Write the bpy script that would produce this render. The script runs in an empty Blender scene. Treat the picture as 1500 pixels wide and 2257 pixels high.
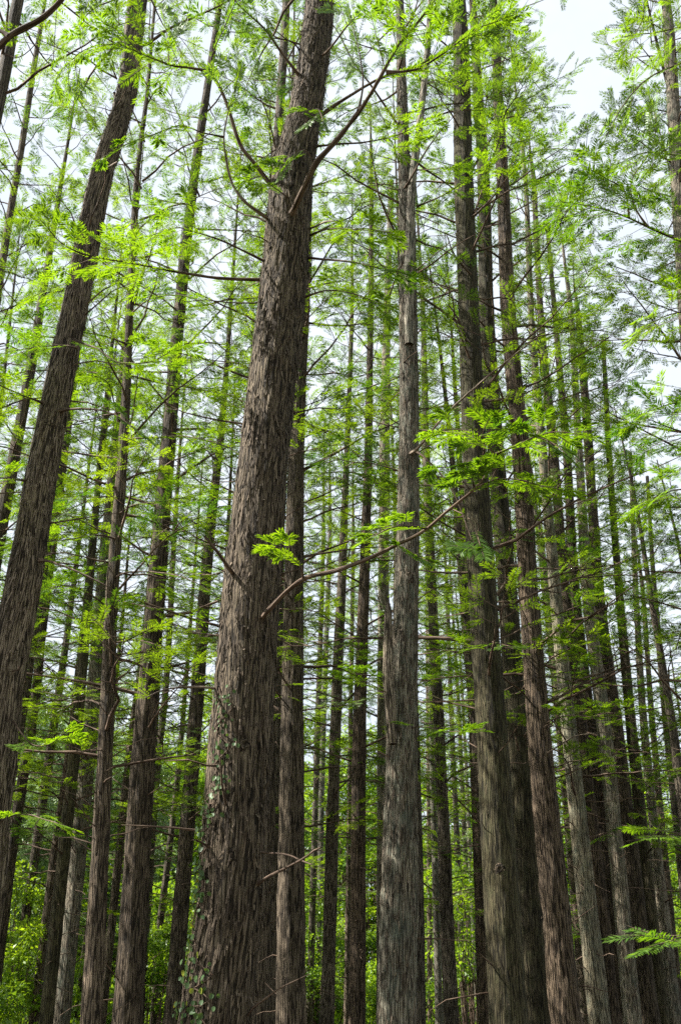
import bpy, math, random
import numpy as np
from mathutils import Vector, Matrix, Quaternion

random.seed(7)
RNG = np.random.default_rng(7)
SC = bpy.context.scene
COL = SC.collection
R = math.radians

# ------------------------------------------------------------------ camera
IMG_W, IMG_H = 1500.0, 2257.0
FOCAL = 35.0
FPX = IMG_H * FOCAL / 36.0
PITCH, ROLL = R(27.6), R(-1.3)
CAM_Z = 1.6
cam_data = bpy.data.cameras.new('camera')
cam = bpy.data.objects.new('camera', cam_data)
COL.objects.link(cam)
cam_data.sensor_fit = 'VERTICAL'
cam_data.sensor_height = 36.0
cam_data.sensor_width = 24.0
cam_data.lens = FOCAL
cam_data.clip_start = 0.1
cam_data.clip_end = 3000
CAM_ROT = Matrix.Rotation(R(90) + PITCH, 3, 'X') @ Matrix.Rotation(ROLL, 3, 'Z')
cam.matrix_world = Matrix.Translation((0, 0, CAM_Z)) @ CAM_ROT.to_4x4()
cam_data.dof.use_dof = True
cam_data.dof.focus_distance = 8.0
cam_data.dof.aperture_fstop = 4.5
SC.camera = cam

# ------------------------------------------------------------------ light
SUN_EL = R(52)
SUN_DIR = Vector((-0.985, -0.03, 0)).normalized() * math.cos(SUN_EL) + Vector((0, 0, math.sin(SUN_EL)))
world = bpy.data.worlds.new('World')
SC.world = world
world.use_nodes = True
wn = world.node_tree
bg = wn.nodes['Background']
sky = wn.nodes.new('ShaderNodeTexSky')
sky.sky_type = 'NISHITA'
sky.sun_disc = False
sky.sun_elevation = SUN_EL
sky.sun_rotation = math.atan2(SUN_DIR.x, SUN_DIR.y)
sky.air_density = 1.0
sky.dust_density = 1.5
sky.ozone_density = 1.0
# thin bright veil of high cloud over the blue, the same all round
wtc = wn.nodes.new('ShaderNodeTexCoord')
wno = wn.nodes.new('ShaderNodeTexNoise'); wno.inputs['Scale'].default_value = 2.6; wno.inputs['Detail'].default_value = 6; wno.inputs['Roughness'].default_value = 0.6
wmr = wn.nodes.new('ShaderNodeMapRange'); wmr.inputs['From Min'].default_value = 0.30; wmr.inputs['From Max'].default_value = 0.62
wmr.inputs['To Min'].default_value = 0.70; wmr.inputs['To Max'].default_value = 0.95
wmx = wn.nodes.new('ShaderNodeMix'); wmx.data_type = 'RGBA'
wmx.inputs['B'].default_value = (5.2, 5.6, 6.0, 1)
wn.links.new(wtc.outputs['Generated'], wno.inputs['Vector']); wn.links.new(wno.outputs['Fac'], wmr.inputs['Value'])
wn.links.new(wmr.outputs[0], wmx.inputs['Factor']); wn.links.new(sky.outputs[0], wmx.inputs['A'])
wn.links.new(wmx.outputs['Result'], bg.inputs[0])
bg.inputs[1].default_value = 0.07
sun_data = bpy.data.lights.new('sun', 'SUN')
sun_data.energy = 5.0
sun_data.angle = R(0.53)
sun_data.color = (1.0, 0.95, 0.86)
sun = bpy.data.objects.new('sun', sun_data)
COL.objects.link(sun)
sun.rotation_euler = (-SUN_DIR).to_track_quat('-Z', 'Y').to_euler()
SC.view_settings.view_transform = 'Standard'
SC.view_settings.look = 'None'
SC.view_settings.gamma = 1.0
SC.view_settings.use_curve_mapping = False
SC.view_settings.exposure = 1.58
SC.render.engine = 'CYCLES'
SC.cycles.use_denoising = False
SC.cycles.max_bounces = 8
SC.cycles.transmission_bounces = 6
SC.cycles.diffuse_bounces = 4
SC.cycles.sample_clamp_indirect = 6

# ------------------------------------------------------------------ helpers
def ray(u, v):
    d = Vector(((u - IMG_W / 2) / FPX, (IMG_H / 2 - v) / FPX, -1.0))
    return CAM_ROT @ d

def at(u, v, Y):
    """world point seen at photo pixel u, v that stands Y metres in front; and metres per pixel there"""
    d = ray(u, v)
    s = Y / d.y
    return Vector((0, 0, CAM_Z)) + d * s, s / FPX

def mesh_from(name, verts, quads=None, tris=None, attrs=None, smooth=False):
    """verts (n,3); quads (m,4); tris (k,3); attrs name -> (type, array per point)"""
    me = bpy.data.meshes.new(name)
    verts = np.asarray(verts, dtype=np.float32)
    nq = 0 if quads is None else len(quads)
    nt = 0 if tris is None else len(tris)
    me.vertices.add(len(verts))
    me.vertices.foreach_set('co', verts.ravel())
    loops = []
    if nq: loops.append(np.asarray(quads, dtype=np.int32).ravel())
    if nt: loops.append(np.asarray(tris, dtype=np.int32).ravel())
    loops = np.concatenate(loops)
    me.loops.add(len(loops))
    me.loops.foreach_set('vertex_index', loops)
    me.polygons.add(nq + nt)
    starts = np.concatenate([np.arange(nq) * 4, nq * 4 + np.arange(nt) * 3]).astype(np.int32)
    totals = np.concatenate([np.full(nq, 4), np.full(nt, 3)]).astype(np.int32)
    me.polygons.foreach_set('loop_start', starts)
    me.polygons.foreach_set('loop_total', totals)
    if smooth:
        me.polygons.foreach_set('use_smooth', np.ones(nq + nt, dtype=bool))
    for k, (ty, arr) in (attrs or {}).items():
        a = me.attributes.new(k, ty, 'POINT')
        a.data.foreach_set('vector' if ty == 'FLOAT_VECTOR' else 'value', np.asarray(arr, dtype=np.float32).ravel())
    me.update(calc_edges=True)
    return me

def link(name, me, mat=None, parent=None, kind=None):
    o = bpy.data.objects.new(name, me)
    COL.objects.link(o)
    if mat is not None and me is not None and not me.materials:
        me.materials.append(mat)
    if parent is not None:
        o.parent = parent
    if kind:
        o['kind'] = kind
    return o

def tag(o, label, cat, group=None, kind=None):
    o['label'] = label
    o['category'] = cat
    if group: o['group'] = group
    if kind: o['kind'] = kind
    return o

def empty(name, loc):
    o = bpy.data.objects.new(name, None)
    COL.objects.link(o)
    o.location = loc
    o.empty_display_size = 0.2
    return o

def norm(a):
    return a / np.maximum(np.linalg.norm(a, axis=-1, keepdims=True), 1e-9)

def resample(pts, rad, step):
    """smooth (Catmull-Rom) resampling of a polyline"""
    P = np.asarray(pts, float); r = np.asarray(rad, float)
    seg = np.linalg.norm(np.diff(P, axis=0), axis=1)
    L = np.concatenate([[0], np.cumsum(seg)])
    n = max(3, int(L[-1] / step) + 1)
    t = np.linspace(0, L[-1], n)
    m = np.zeros_like(P)
    m[1:-1] = (P[2:] - P[:-2]) / (L[2:] - L[:-2])[:, None]
    m[0] = (P[1] - P[0]) / seg[0]; m[-1] = (P[-1] - P[-2]) / seg[-1]
    i = np.clip(np.searchsorted(L, t, side='right') - 1, 0, len(P) - 2)
    h = (L[i + 1] - L[i]); x = ((t - L[i]) / h)[:, None]; h = h[:, None]
    Q = (2*x**3-3*x**2+1)*P[i] + (x**3-2*x**2+x)*h*m[i] + (-2*x**3+3*x**2)*P[i+1] + (x**3-x**2)*h*m[i+1]
    return Q, np.interp(t, L, r), t

def frames(P):
    T = norm(np.gradient(P, axis=0))
    ref = np.array([0, 1.0, 0]) if abs(T[0][1]) < 0.9 else np.array([1.0, 0, 0])
    X = norm(ref - T * (T @ ref)[:, None])
    Y = np.cross(T, X)
    return T, X, Y

class Geo:
    """collects verts / quads / point attributes"""
    def __init__(s):
        s.v = []; s.q = []; s.n = 0; s.a = {}
    def add(s, v, q, **attrs):
        s.v.append(v); s.q.append(q + s.n); s.n += len(v)
        for k, x in attrs.items(): s.a.setdefault(k, []).append(x)
    def mesh(s, name, types=None, smooth=False):
        return mesh_from(name, np.concatenate(s.v), np.concatenate(s.q),
                         attrs={k: (types[k], np.concatenate(x)) for k, x in s.a.items()}, smooth=smooth)

def tube(geo, P, rad, sides, t=None, prof=None, tip=True):
    """prof: (n, sides) multiplier for the radius"""
    n = len(P)
    T, X, Y = frames(P)
    th = np.linspace(0, 2 * np.pi, sides, endpoint=False)
    rr = np.repeat(rad[:, None], sides, 1)
    if prof is not None: rr = rr * prof
    V = P[:, None, :] + rr[:, :, None] * (np.cos(th)[None, :, None] * X[:, None, :] + np.sin(th)[None, :, None] * Y[:, None, :])
    if t is None:
        t = np.concatenate([[0], np.cumsum(np.linalg.norm(np.diff(P, axis=0), axis=1))])
    R0 = max(rad.max(), 1e-3)
    B = np.stack([np.cos(th)[None, :].repeat(n, 0) * R0, np.sin(th)[None, :].repeat(n, 0) * R0, np.repeat(t[:, None], sides, 1)], -1)
    i = np.arange(n - 1)[:, None] * sides; j = np.arange(sides)[None, :]; j2 = (j + 1) % sides
    Q = np.stack([i + j, i + j2, i + sides + j2, i + sides + j], -1).reshape(-1, 4)
    geo.add(V.reshape(-1, 3), Q, bark=B.reshape(-1, 3))
    return V
BT = {'bark': 'FLOAT_VECTOR'}

def vnoise(th_cells, l_cells, th, l, rng):
    """value noise, periodic in th (0..1); l in cell units"""
    G = rng.random((int(l_cells) + 3, th_cells))
    a = th * th_cells; b = l
    ia = np.floor(a).astype(int); fa = a - ia; ib = np.floor(b).astype(int); fb = b - ib
    fa = fa * fa * (3 - 2 * fa); fb = fb * fb * (3 - 2 * fb)
    g = lambda x, y: G[np.clip(y, 0, G.shape[0] - 1), x % th_cells]
    return (g(ia, ib) * (1 - fa) + g(ia + 1, ib) * fa) * (1 - fb) + (g(ia, ib + 1) * (1 - fa) + g(ia + 1, ib + 1) * fa) * fb

# ------------------------------------------------------------------ materials
def new_mat(name):
    m = bpy.data.materials.new(name); m.use_nodes = True
    nt = m.node_tree; nt.nodes.clear()
    out = nt.nodes.new('ShaderNodeOutputMaterial')
    return m, nt, out
def N(nt, ty, **kw):
    n = nt.nodes.new(ty)
    for k, v in kw.items(): setattr(n, k, v)
    return n
def ramp(nt, stops):
    r = nt.nodes.new('ShaderNodeValToRGB')
    e = r.color_ramp.elements
    while len(e) < len(stops): e.new(0.5)
    for x, (p, c) in zip(e, stops):
        x.position = p; x.color = (*c, 1)
    return r

def bark_material(name, dark, mid, light, moss, moss_amt, bump=1.0):
    m, nt, out = new_mat(name)
    L = nt.links.new
    at_ = N(nt, 'ShaderNodeAttribute', attribute_name='bark')
    oi = N(nt, 'ShaderNodeObjectInfo')
    off = N(nt, 'ShaderNodeVectorMath', operation='MULTIPLY_ADD')
    cmb = N(nt, 'ShaderNodeCombineXYZ')
    mul = N(nt, 'ShaderNodeMath', operation='MULTIPLY'); mul.inputs[1].default_value = 37.0
    L(oi.outputs['Random'], mul.inputs[0])
    for k in range(3): L(mul.outputs[0], cmb.inputs[k])
    add = N(nt, 'ShaderNodeVectorMath', operation='ADD')
    L(at_.outputs['Vector'], add.inputs[0]); L(cmb.outputs[0], add.inputs[1])
    # shift strips sideways so the fissures wander
    wob = N(nt, 'ShaderNodeTexNoise'); wob.inputs['Scale'].default_value = 2.2; wob.inputs['Detail'].default_value = 2
    L(add.outputs[0], wob.inputs['Vector'])
    wsc = N(nt, 'ShaderNodeVectorMath', operation='MULTIPLY_ADD')
    wsc.inputs[1].default_value = (0.045, 0.045, 0.0)
    L(wob.outputs['Color'], wsc.inputs[0]); L(add.outputs[0], wsc.inputs[2])
    def stretched(scale, z, detail, rough=0.6, tex='ShaderNodeTexNoise'):
        mp = N(nt, 'ShaderNodeVectorMath', operation='MULTIPLY'); mp.inputs[1].default_value = (1, 1, z)
        L(wsc.outputs[0], mp.inputs[0])
        t = N(nt, tex); t.inputs['Scale'].default_value = scale
        if tex == 'ShaderNodeTexNoise':
            t.inputs['Detail'].default_value = detail; t.inputs['Roughness'].default_value = rough
        L(mp.outputs[0], t.inputs['Vector'])
        return t
    s1 = stretched(46, 0.085, 6, 0.70)
    s2 = stretched(120, 0.12, 4, 0.65)
    v1 = stretched(32, 0.07, 0, tex='ShaderNodeTexVoronoi'); v1.feature = 'DISTANCE_TO_EDGE'
    big = N(nt, 'ShaderNodeTexNoise'); big.inputs['Scale'].default_value = 1.6; big.inputs['Detail'].default_value = 3
    L(add.outputs[0], big.inputs['Vector'])
    # height
    vr = N(nt, 'ShaderNodeMapRange'); vr.inputs['From Max'].default_value = 0.22; L(v1.outputs['Distance'], vr.inputs['Value'])
    h1 = N(nt, 'ShaderNodeMath', operation='MULTIPLY'); L(vr.outputs[0], h1.inputs[0]); h1.inputs[1].default_value = 0.45
    h2 = N(nt, 'ShaderNodeMath', operation='MULTIPLY_ADD'); L(s1.outputs['Fac'], h2.inputs[0]); h2.inputs[1].default_value = 0.9; L(h1.outputs[0], h2.inputs[2])
    h3 = N(nt, 'ShaderNodeMath', operation='MULTIPLY_ADD'); L(s2.outputs['Fac'], h3.inputs[0]); h3.inputs[1].default_value = 0.4; L(h2.outputs[0], h3.inputs[2])
    pl = stretched(46, 0.19, 0, tex='ShaderNodeTexVoronoi'); pl.inputs['Randomness'].default_value = 1.0
    psep = N(nt, 'ShaderNodeSeparateColor'); L(pl.outputs['Color'], psep.inputs[0])
    h4 = N(nt, 'ShaderNodeMath', operation='MULTIPLY_ADD'); L(psep.outputs[0], h4.inputs[0]); h4.inputs[1].default_value = 0.44; L(h3.outputs[0], h4.inputs[2])
    h5 = N(nt, 'ShaderNodeMath', operation='SUBTRACT'); L(h4.outputs[0], h5.inputs[0]); h5.inputs[1].default_value = 0.22
    h3 = h5
    cr = ramp(nt, [(0.50, dark), (0.80, mid), (1.12 / 1.4, mid), (1.0, light)])
    cr.color_ramp.elements[2].position = 0.86
    L(h3.outputs[0], cr.inputs[0])
    # broad tone drift and lichen
    tone = N(nt, 'ShaderNodeMapRange'); tone.inputs['From Min'].default_value = 0.3; tone.inputs['From Max'].default_value = 0.7
    tone.inputs['To Min'].default_value = 0.60; tone.inputs['To Max'].default_value = 1.25
    L(big.outputs['Fac'], tone.inputs['Value'])
    sc0 = N(nt, 'ShaderNodeVectorMath', operation='SCALE'); L(cr.outputs[0], sc0.inputs[0]); L(tone.outputs[0], sc0.inputs['Scale'])
    sc = N(nt, 'ShaderNodeVectorMath', operation='MULTIPLY'); L(sc0.outputs[0], sc.inputs[0]); L(oi.outputs['Color'], sc.inputs[1])   # each trunk's bark tint, some set lighter or darker for sun or shade
    ml = N(nt, 'ShaderNodeTexNoise'); ml.inputs['Scale'].default_value = 5.0; ml.inputs['Detail'].default_value = 6; ml.inputs['Roughness'].default_value = 0.7
    L(wsc.outputs[0], ml.inputs['Vector'])
    mr = N(nt, 'ShaderNodeMapRange'); mr.inputs['From Min'].default_value = 0.62 - 0.25 * moss_amt; mr.inputs['From Max'].default_value = 0.78
    mr.inputs['To Max'].default_value = min(0.85, moss_amt + 0.15)
    L(ml.outputs['Fac'], mr.inputs['Value'])
    mh = N(nt, 'ShaderNodeMath', operation='MULTIPLY'); L(mr.outputs[0], mh.inputs[0]); L(s1.outputs['Fac'], mh.inputs[1])
    mx = N(nt, 'ShaderNodeMix', data_type='RGBA'); L(mh.outputs[0], mx.inputs['Factor']); L(sc.outputs[0], mx.inputs['A']); mx.inputs['B'].default_value = (*moss, 1)
    bp = N(nt, 'ShaderNodeBump'); bp.inputs['Strength'].default_value = bump; bp.inputs['Distance'].default_value = 0.022
    L(h3.outputs[0], bp.inputs['Height'])
    b = N(nt, 'ShaderNodeBsdfPrincipled'); b.inputs['Roughness'].default_value = 0.88; b.inputs['Specular IOR Level'].default_value = 0.25
    L(mx.outputs['Result'], b.inputs['Base Color']); L(bp.outputs[0], b.inputs['Normal'])
    L(b.outputs[0], out.inputs[0])
    return m

def leaf_material(name, c0, c1, trans=0.5, tcol=(1.5, 1.35, 0.5), gloss=0.06):
    m, nt, out = new_mat(name)
    L = nt.links.new
    at_ = N(nt, 'ShaderNodeAttribute', attribute_name='var')
    oi = N(nt, 'ShaderNodeObjectInfo')
    av = N(nt, 'ShaderNodeMath', operation='MULTIPLY_ADD'); av.inputs[1].default_value = 0.35; av.use_clamp = True
    sb = N(nt, 'ShaderNodeMath', operation='SUBTRACT'); sb.inputs[1].default_value = 0.5
    L(oi.outputs['Random'], sb.inputs[0]); L(sb.outputs[0], av.inputs[0]); L(at_.outputs['Fac'], av.inputs[2])
    mx = N(nt, 'ShaderNodeMix', data_type='RGBA'); L(av.outputs[0], mx.inputs['Factor'])
    mx.inputs['A'].default_value = (*c0, 1); mx.inputs['B'].default_value = (*c1, 1)
    tc = N(nt, 'ShaderNodeMix', data_type='RGBA', blend_type='MULTIPLY'); tc.inputs['Factor'].default_value = 1
    L(mx.outputs['Result'], tc.inputs['A']); tc.inputs['B'].default_value = (*tcol, 1)
    d = N(nt, 'ShaderNodeBsdfDiffuse'); L(mx.outputs['Result'], d.inputs[0])
    t = N(nt, 'ShaderNodeBsdfTranslucent'); L(tc.outputs['Result'], t.inputs[0])
    ms = N(nt, 'ShaderNodeMixShader'); ms.inputs[0].default_value = trans
    L(d.outputs[0], ms.inputs[1]); L(t.outputs[0], ms.inputs[2])
    g = N(nt, 'ShaderNodeBsdfGlossy'); g.inputs['Roughness'].default_value = 0.45; g.inputs[0].default_value = (0.8, 0.85, 0.8, 1)
    m2 = N(nt, 'ShaderNodeMixShader'); m2.inputs[0].default_value = gloss
    L(ms.outputs[0], m2.inputs[1]); L(g.outputs[0], m2.inputs[2])
    L(m2.outputs[0], out.inputs[0])
    return m

M_BARK = bark_material('bark_brown', (0.020, 0.015, 0.010), (0.082, 0.062, 0.043), (0.34, 0.278, 0.205), (0.13, 0.15, 0.10), 0.15)
M_BARK_LICHEN = bark_material('bark_lichen', (0.036, 0.028, 0.021), (0.125, 0.103, 0.079), (0.42, 0.368, 0.292), (0.25, 0.32, 0.25), 0.75)
M_BARK_GREEN = bark_material('bark_green', (0.012, 0.010, 0.006), (0.068, 0.055, 0.034), (0.19, 0.16, 0.105), (0.10, 0.12, 0.05), 0.55)
M_FLAKE = bark_material('bark_flake', (0.025, 0.018, 0.013), (0.10, 0.074, 0.054), (0.30, 0.24, 0.185), (0.2, 0.2, 0.15), 0.05, 0.4)
M_TWIG = bark_material('twig', (0.030, 0.019, 0.013), (0.085, 0.055, 0.038), (0.19, 0.135, 0.10), (0.1, 0.1, 0.07), 0.05, 0.5)
M_DEAD = bark_material('dead_wood', (0.05, 0.037, 0.028), (0.16, 0.12, 0.09), (0.32, 0.26, 0.20), (0.15, 0.15, 0.1), 0.05, 0.5)
M_LEAF = leaf_material('redwood_leaf', (0.036, 0.105, 0.010), (0.175, 0.285, 0.011), 0.62)
M_LEAF_NEAR = leaf_material('redwood_leaf_near', (0.045, 0.135, 0.008), (0.195, 0.34, 0.012), 0.62)
M_BROAD = leaf_material('broad_leaf', (0.075, 0.165, 0.018), (0.25, 0.40, 0.028), 0.6, gloss=0.04)
M_BROAD_DARK = leaf_material('dark_broad_leaf', (0.035, 0.08, 0.018), (0.10, 0.18, 0.03), 0.4, gloss=0.05)
M_CEDAR = leaf_material('soft_leaf', (0.09, 0.16, 0.06), (0.18, 0.28, 0.085), 0.35, tcol=(1.3, 1.25, 0.8))
M_VINE = leaf_material('vine_leaf', (0.040, 0.085, 0.030), (0.085, 0.15, 0.042), 0.3, gloss=0.035)
M_VINE_Y = leaf_material('vine_leaf_yellow', (0.22, 0.28, 0.03), (0.32, 0.32, 0.03), 0.35)

def ground_material():
    m, nt, out = new_mat('forest_floor')
    L = nt.links.new
    tc = N(nt, 'ShaderNodeTexCoord')
    n1 = N(nt, 'ShaderNodeTexNoise'); n1.inputs['Scale'].default_value = 0.7; n1.inputs['Detail'].default_value = 8
    n2 = N(nt, 'ShaderNodeTexNoise'); n2.inputs['Scale'].default_value = 22; n2.inputs['Detail'].default_value = 6
    L(tc.outputs['Object'], n1.inputs['Vector']); L(tc.outputs['Object'], n2.inputs['Vector'])
    r1 = ramp(nt, [(0.38, (0.055, 0.037, 0.024)), (0.50, (0.085, 0.060, 0.036)), (0.62, (0.055, 0.085, 0.022))])
    L(n1.outputs['Fac'], r1.inputs[0])
    r2 = ramp(nt, [(0.3, (0.5, 0.5, 0.5)), (0.7, (1.3, 1.25, 1.2))]); L(n2.outputs['Fac'], r2.inputs[0])
    mx = N(nt, 'ShaderNodeMix', data_type='RGBA', blend_type='MULTIPLY'); mx.inputs['Factor'].default_value = 1
    L(r1.outputs[0], mx.inputs['A']); L(r2.outputs[0], mx.inputs['B'])
    bp = N(nt, 'ShaderNodeBump'); bp.inputs['Distance'].default_value = 0.04; L(n2.outputs['Fac'], bp.inputs['Height'])
    b = N(nt, 'ShaderNodeBsdfPrincipled'); b.inputs['Roughness'].default_value = 0.95
    L(mx.outputs['Result'], b.inputs['Base Color']); L(bp.outputs[0], b.inputs['Normal']); L(b.outputs[0], out.inputs[0])
    return m

# ------------------------------------------------------------------ ground
def ground_z(x, y):
    """nearly level wood floor that climbs towards a bank on the left far side"""
    bank = 4.5 * np.clip((y * 0.8 - x * 0.5 - 30) / 30.0, 0, 1) ** 1.5
    return 0.10 * np.sin(x * 0.31 + 1.0) * np.cos(y * 0.27) - 0.05 + bank

def make_ground():
    g = np.linspace(0, 1, 71)
    xs = np.concatenate([np.linspace(-400, -60, 12)[:-1], np.linspace(-60, 60, 81), np.linspace(60, 400, 12)[1:]])
    ys = np.concatenate([np.linspace(-400, -40, 10)[:-1], np.linspace(-40, 90, 87), np.linspace(90, 700, 14)[1:]])
    X, Y = np.meshgrid(xs, ys)
    Z = ground_z(X, Y)
    nx, ny = len(xs), len(ys)
    V = np.stack([X, Y, Z], -1).reshape(-1, 3)
    i = np.arange(ny - 1)[:, None] * nx; j = np.arange(nx - 1)[None, :]
    Q = np.stack([i + j, i + j + 1, i + nx + j + 1, i + nx + j], -1).reshape(-1, 4)
    o = link('ground', mesh_from('ground', V, Q, smooth=True), ground_material())
    o['kind'] = 'structure'
    o['label'] = 'brown leaf litter and low green cover on the wood floor'
make_ground()

# ------------------------------------------------------------------ foliage
def branchlets(P0, D, Nn, Ln, K, bl, rng, start=0.08, droop=0.10, jit=1.0):
    """twigs -> branchlet axes. P0,D,Nn (T,3), Ln (T,). returns base, dir, normal, length"""
    T = len(P0)
    S = norm(np.cross(Nn, D))
    t = (np.arange(K) + 0.5) / K * (1 - start) + start
    t = np.broadcast_to(t, (T, K)) + rng.normal(0, 0.012, (T, K))
    pos = P0[:, None] + D[:, None] * (Ln[:, None] * t)[..., None]
    pos[..., 2] -= droop * Ln[:, None] * t ** 2
    prof = (0.55 + 0.9 * t) * np.where(t > 0.72, 1 - (t - 0.72) * 1.9, 1)
    out = []
    for sgn in (-1, 1):
        ang = R(62) - 0.35 * t + rng.normal(0, 0.13, (T, K))
        d = D[:, None] * np.cos(ang)[..., None] + sgn * S[:, None] * np.sin(ang)[..., None] + rng.normal(0, 0.10 * jit, (T, K, 3))
        d[..., 2] -= 0.10
        d = norm(d)
        nn = norm(Nn[:, None] + rng.normal(0, 0.30 * jit, (T, K, 3)))
        l = bl * prof * rng.uniform(0.8, 1.15, (T, K))
        out.append((pos.reshape(-1, 3), d.reshape(-1, 3), nn.reshape(-1, 3), l.reshape(-1)))
    return [np.concatenate([a, b]) for a, b in zip(*out)]

def leaf_quads(geo, base, d, nn, l, wr, var, belly=0.45):
    """one rhombic blade for each axis"""
    s = norm(np.cross(nn, d))
    w = (l * wr)[:, None]
    up = np.cross(d, s)
    mid = base + d * (l * belly)[:, None]
    V = np.stack([base, mid + s * w + up * w * 0.25, base + d * l[:, None], mid - s * w + up * w * 0.25], 1)
    n = len(base)
    geo.add(V.reshape(-1, 3), np.arange(n * 4).reshape(-1, 4), var=np.repeat(var, 4))

def feather_quads(geo, base, d, nn, l, rng, var, pairs=6):
    """each branchlet: an axis with two rows of slim needles"""
    s = norm(np.cross(nn, d))
    leaf_quads(geo, base, d, nn, l, 0.020, var)
    k = np.arange(pairs)
    for sgn in (-1, 1):
        t = (k + 0.6) / pairs
        b = base[:, None] + d[:, None] * (l[:, None] * t)[..., None]
        a = R(58) - 0.3 * t
        dd = d[:, None] * np.cos(a)[None, :, None] + sgn * s[:, None] * np.sin(a)[None, :, None] + rng.normal(0, 0.07, b.shape)
        ll = np.minimum(l, 0.085)[:, None] * 0.30 * (1 - 0.55 * np.abs(t - 0.4))[None, :] * rng.uniform(0.85, 1.15, b.shape[:2])
        leaf_quads(geo, b.reshape(-1, 3), norm(dd).reshape(-1, 3), np.repeat(nn, pairs, 0), ll.reshape(-1), 0.13, np.repeat(var, pairs))

def seg_tubes(geo, A, B, r0, r1, sides=3):
    """many straight thin stems at once"""
    n = len(A)
    d = norm(B - A)
    ref = np.where(np.abs(d[:, 2:3]) > 0.9, np.array([[1.0, 0, 0]]), np.array([[0, 0, 1.0]]))
    X = norm(np.cross(d, ref)); Y = np.cross(d, X)
    th = np.arange(sides) * 2 * np.pi / sides
    ring = np.cos(th)[None, :, None] * X[:, None] + np.sin(th)[None, :, None] * Y[:, None]
    V = np.concatenate([A[:, None] + ring * np.reshape(r0, (-1, 1, 1)), B[:, None] + ring * np.reshape(r1, (-1, 1, 1))], 1)
    j = np.arange(sides); q = np.stack([j, (j + 1) % sides, sides + (j + 1) % sides, sides + j], -1)
    Q = (np.arange(n)[:, None, None] * 2 * sides + q[None]).reshape(-1, 4)
    bk = np.zeros((n, 2 * sides, 3)); bk[..., 0] = np.tile(np.cos(th), 2) * 0.02; bk[..., 1] = np.tile(np.sin(th), 2) * 0.02
    bk[:, sides:, 2] = np.linalg.norm(B - A, axis=1)[:, None]; bk += RNG.random((n, 1, 3)) * 5
    geo.add(V.reshape(-1, 3), Q, bark=bk.reshape(-1, 3))

def bough_axis(p0, az, el, length, rng, n=6, sag=0.25, kink=0.06):
    P = [np.array(p0, float)]
    d = np.array([math.cos(az) * math.cos(el), math.sin(az) * math.cos(el), math.sin(el)])
    for k in range(n):
        dd = d + rng.normal(0, kink, 3)
        dd[2] -= sag * (k / n) * 0.6
        P.append(P[-1] + norm(dd) * length / n)
    return np.array(P)

def bough_twigs(axis, rng, t0, sec_len, nsec, twigs_per, twig_len, wood, r_base):
    """secondary shoots left and right of an axis; returns twig arrays"""
    seg = np.linalg.norm(np.diff(axis, axis=0), axis=1); L = np.concatenate([[0], np.cumsum(seg)])
    P0, D, Nn, Ln = [], [], [], []
    A, B, ra, rb = [], [], [], []
    T = norm(np.gradient(axis, axis=0))
    def on(t):
        x = t * L[-1]
        return (np.array([np.interp(x, L, axis[:, k]) for k in range(3)]), norm(np.array([np.interp(x, L, T[:, k]) for k in range(3)])))
    for k in range(nsec):
        t = t0 + (1 - t0) * (k + rng.uniform(0.1, 0.9)) / nsec
        p, d = on(t)
        n = norm(np.array([0, 0, 1.0]) + rng.normal(0, 0.18, 3)); s = norm(np.cross(n, d))
        sg = 1 if k % 2 else -1
        a = R(rng.uniform(38, 68))
        sd = norm(d * math.cos(a) + sg * s * math.sin(a) + np.array([0, 0, rng.uniform(-0.1, 0.30)]))
        l = sec_len * (1.05 - 0.6 * (t - t0) / (1 - t0 + 1e-6)) * rng.uniform(0.6, 1.25)
        A.append(p); B.append(p + sd * l); ra.append(r_base * 0.28); rb.append(r_base * 0.12)
        n2 = norm(np.cross(sd, s * sg) * sg); n2 = n2 if n2[2] > 0 else -n2
        s2 = norm(np.cross(n2, sd))
        for q in range(twigs_per):
            tt = (q + rng.uniform(0.4, 1.0)) / twigs_per
            a2 = R(rng.uniform(30, 60)) * (1 if q % 2 else -1)
            td = norm(sd * math.cos(a2) + s2 * math.sin(a2) + np.array([0, 0, rng.uniform(-0.1, 0.25)]))
            tl = twig_len * rng.uniform(0.6, 1.2) * (1.1 - 0.35 * tt)
            P0.append(p + sd * l * tt); D.append(td); Nn.append(norm(n2 + rng.normal(0, 0.2, 3))); Ln.append(tl)
        P0.append(p + sd * l * 0.45); D.append(sd); Nn.append(n2); Ln.append(l * 0.6 + twig_len * 0.4)
    p, d = on(0.93); P0.append(p); D.append(d); Nn.append(np.array([0, 0, 1.0])); Ln.append(twig_len)
    P0, D, Nn, Ln = np.array(P0), np.array(D), np.array(Nn), np.array(Ln)
    Nn = norm(Nn - D * np.sum(Nn * D, 1, keepdims=True))
    seg_tubes(wood, np.array(A), np.array(B), np.array(ra), np.array(rb))
    seg_tubes(wood, P0, P0 + D * Ln[:, None], np.full(len(P0), max(0.0022, r_base * 0.10)), np.full(len(P0), 0.0008))
    return P0, D, Nn, Ln

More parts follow.
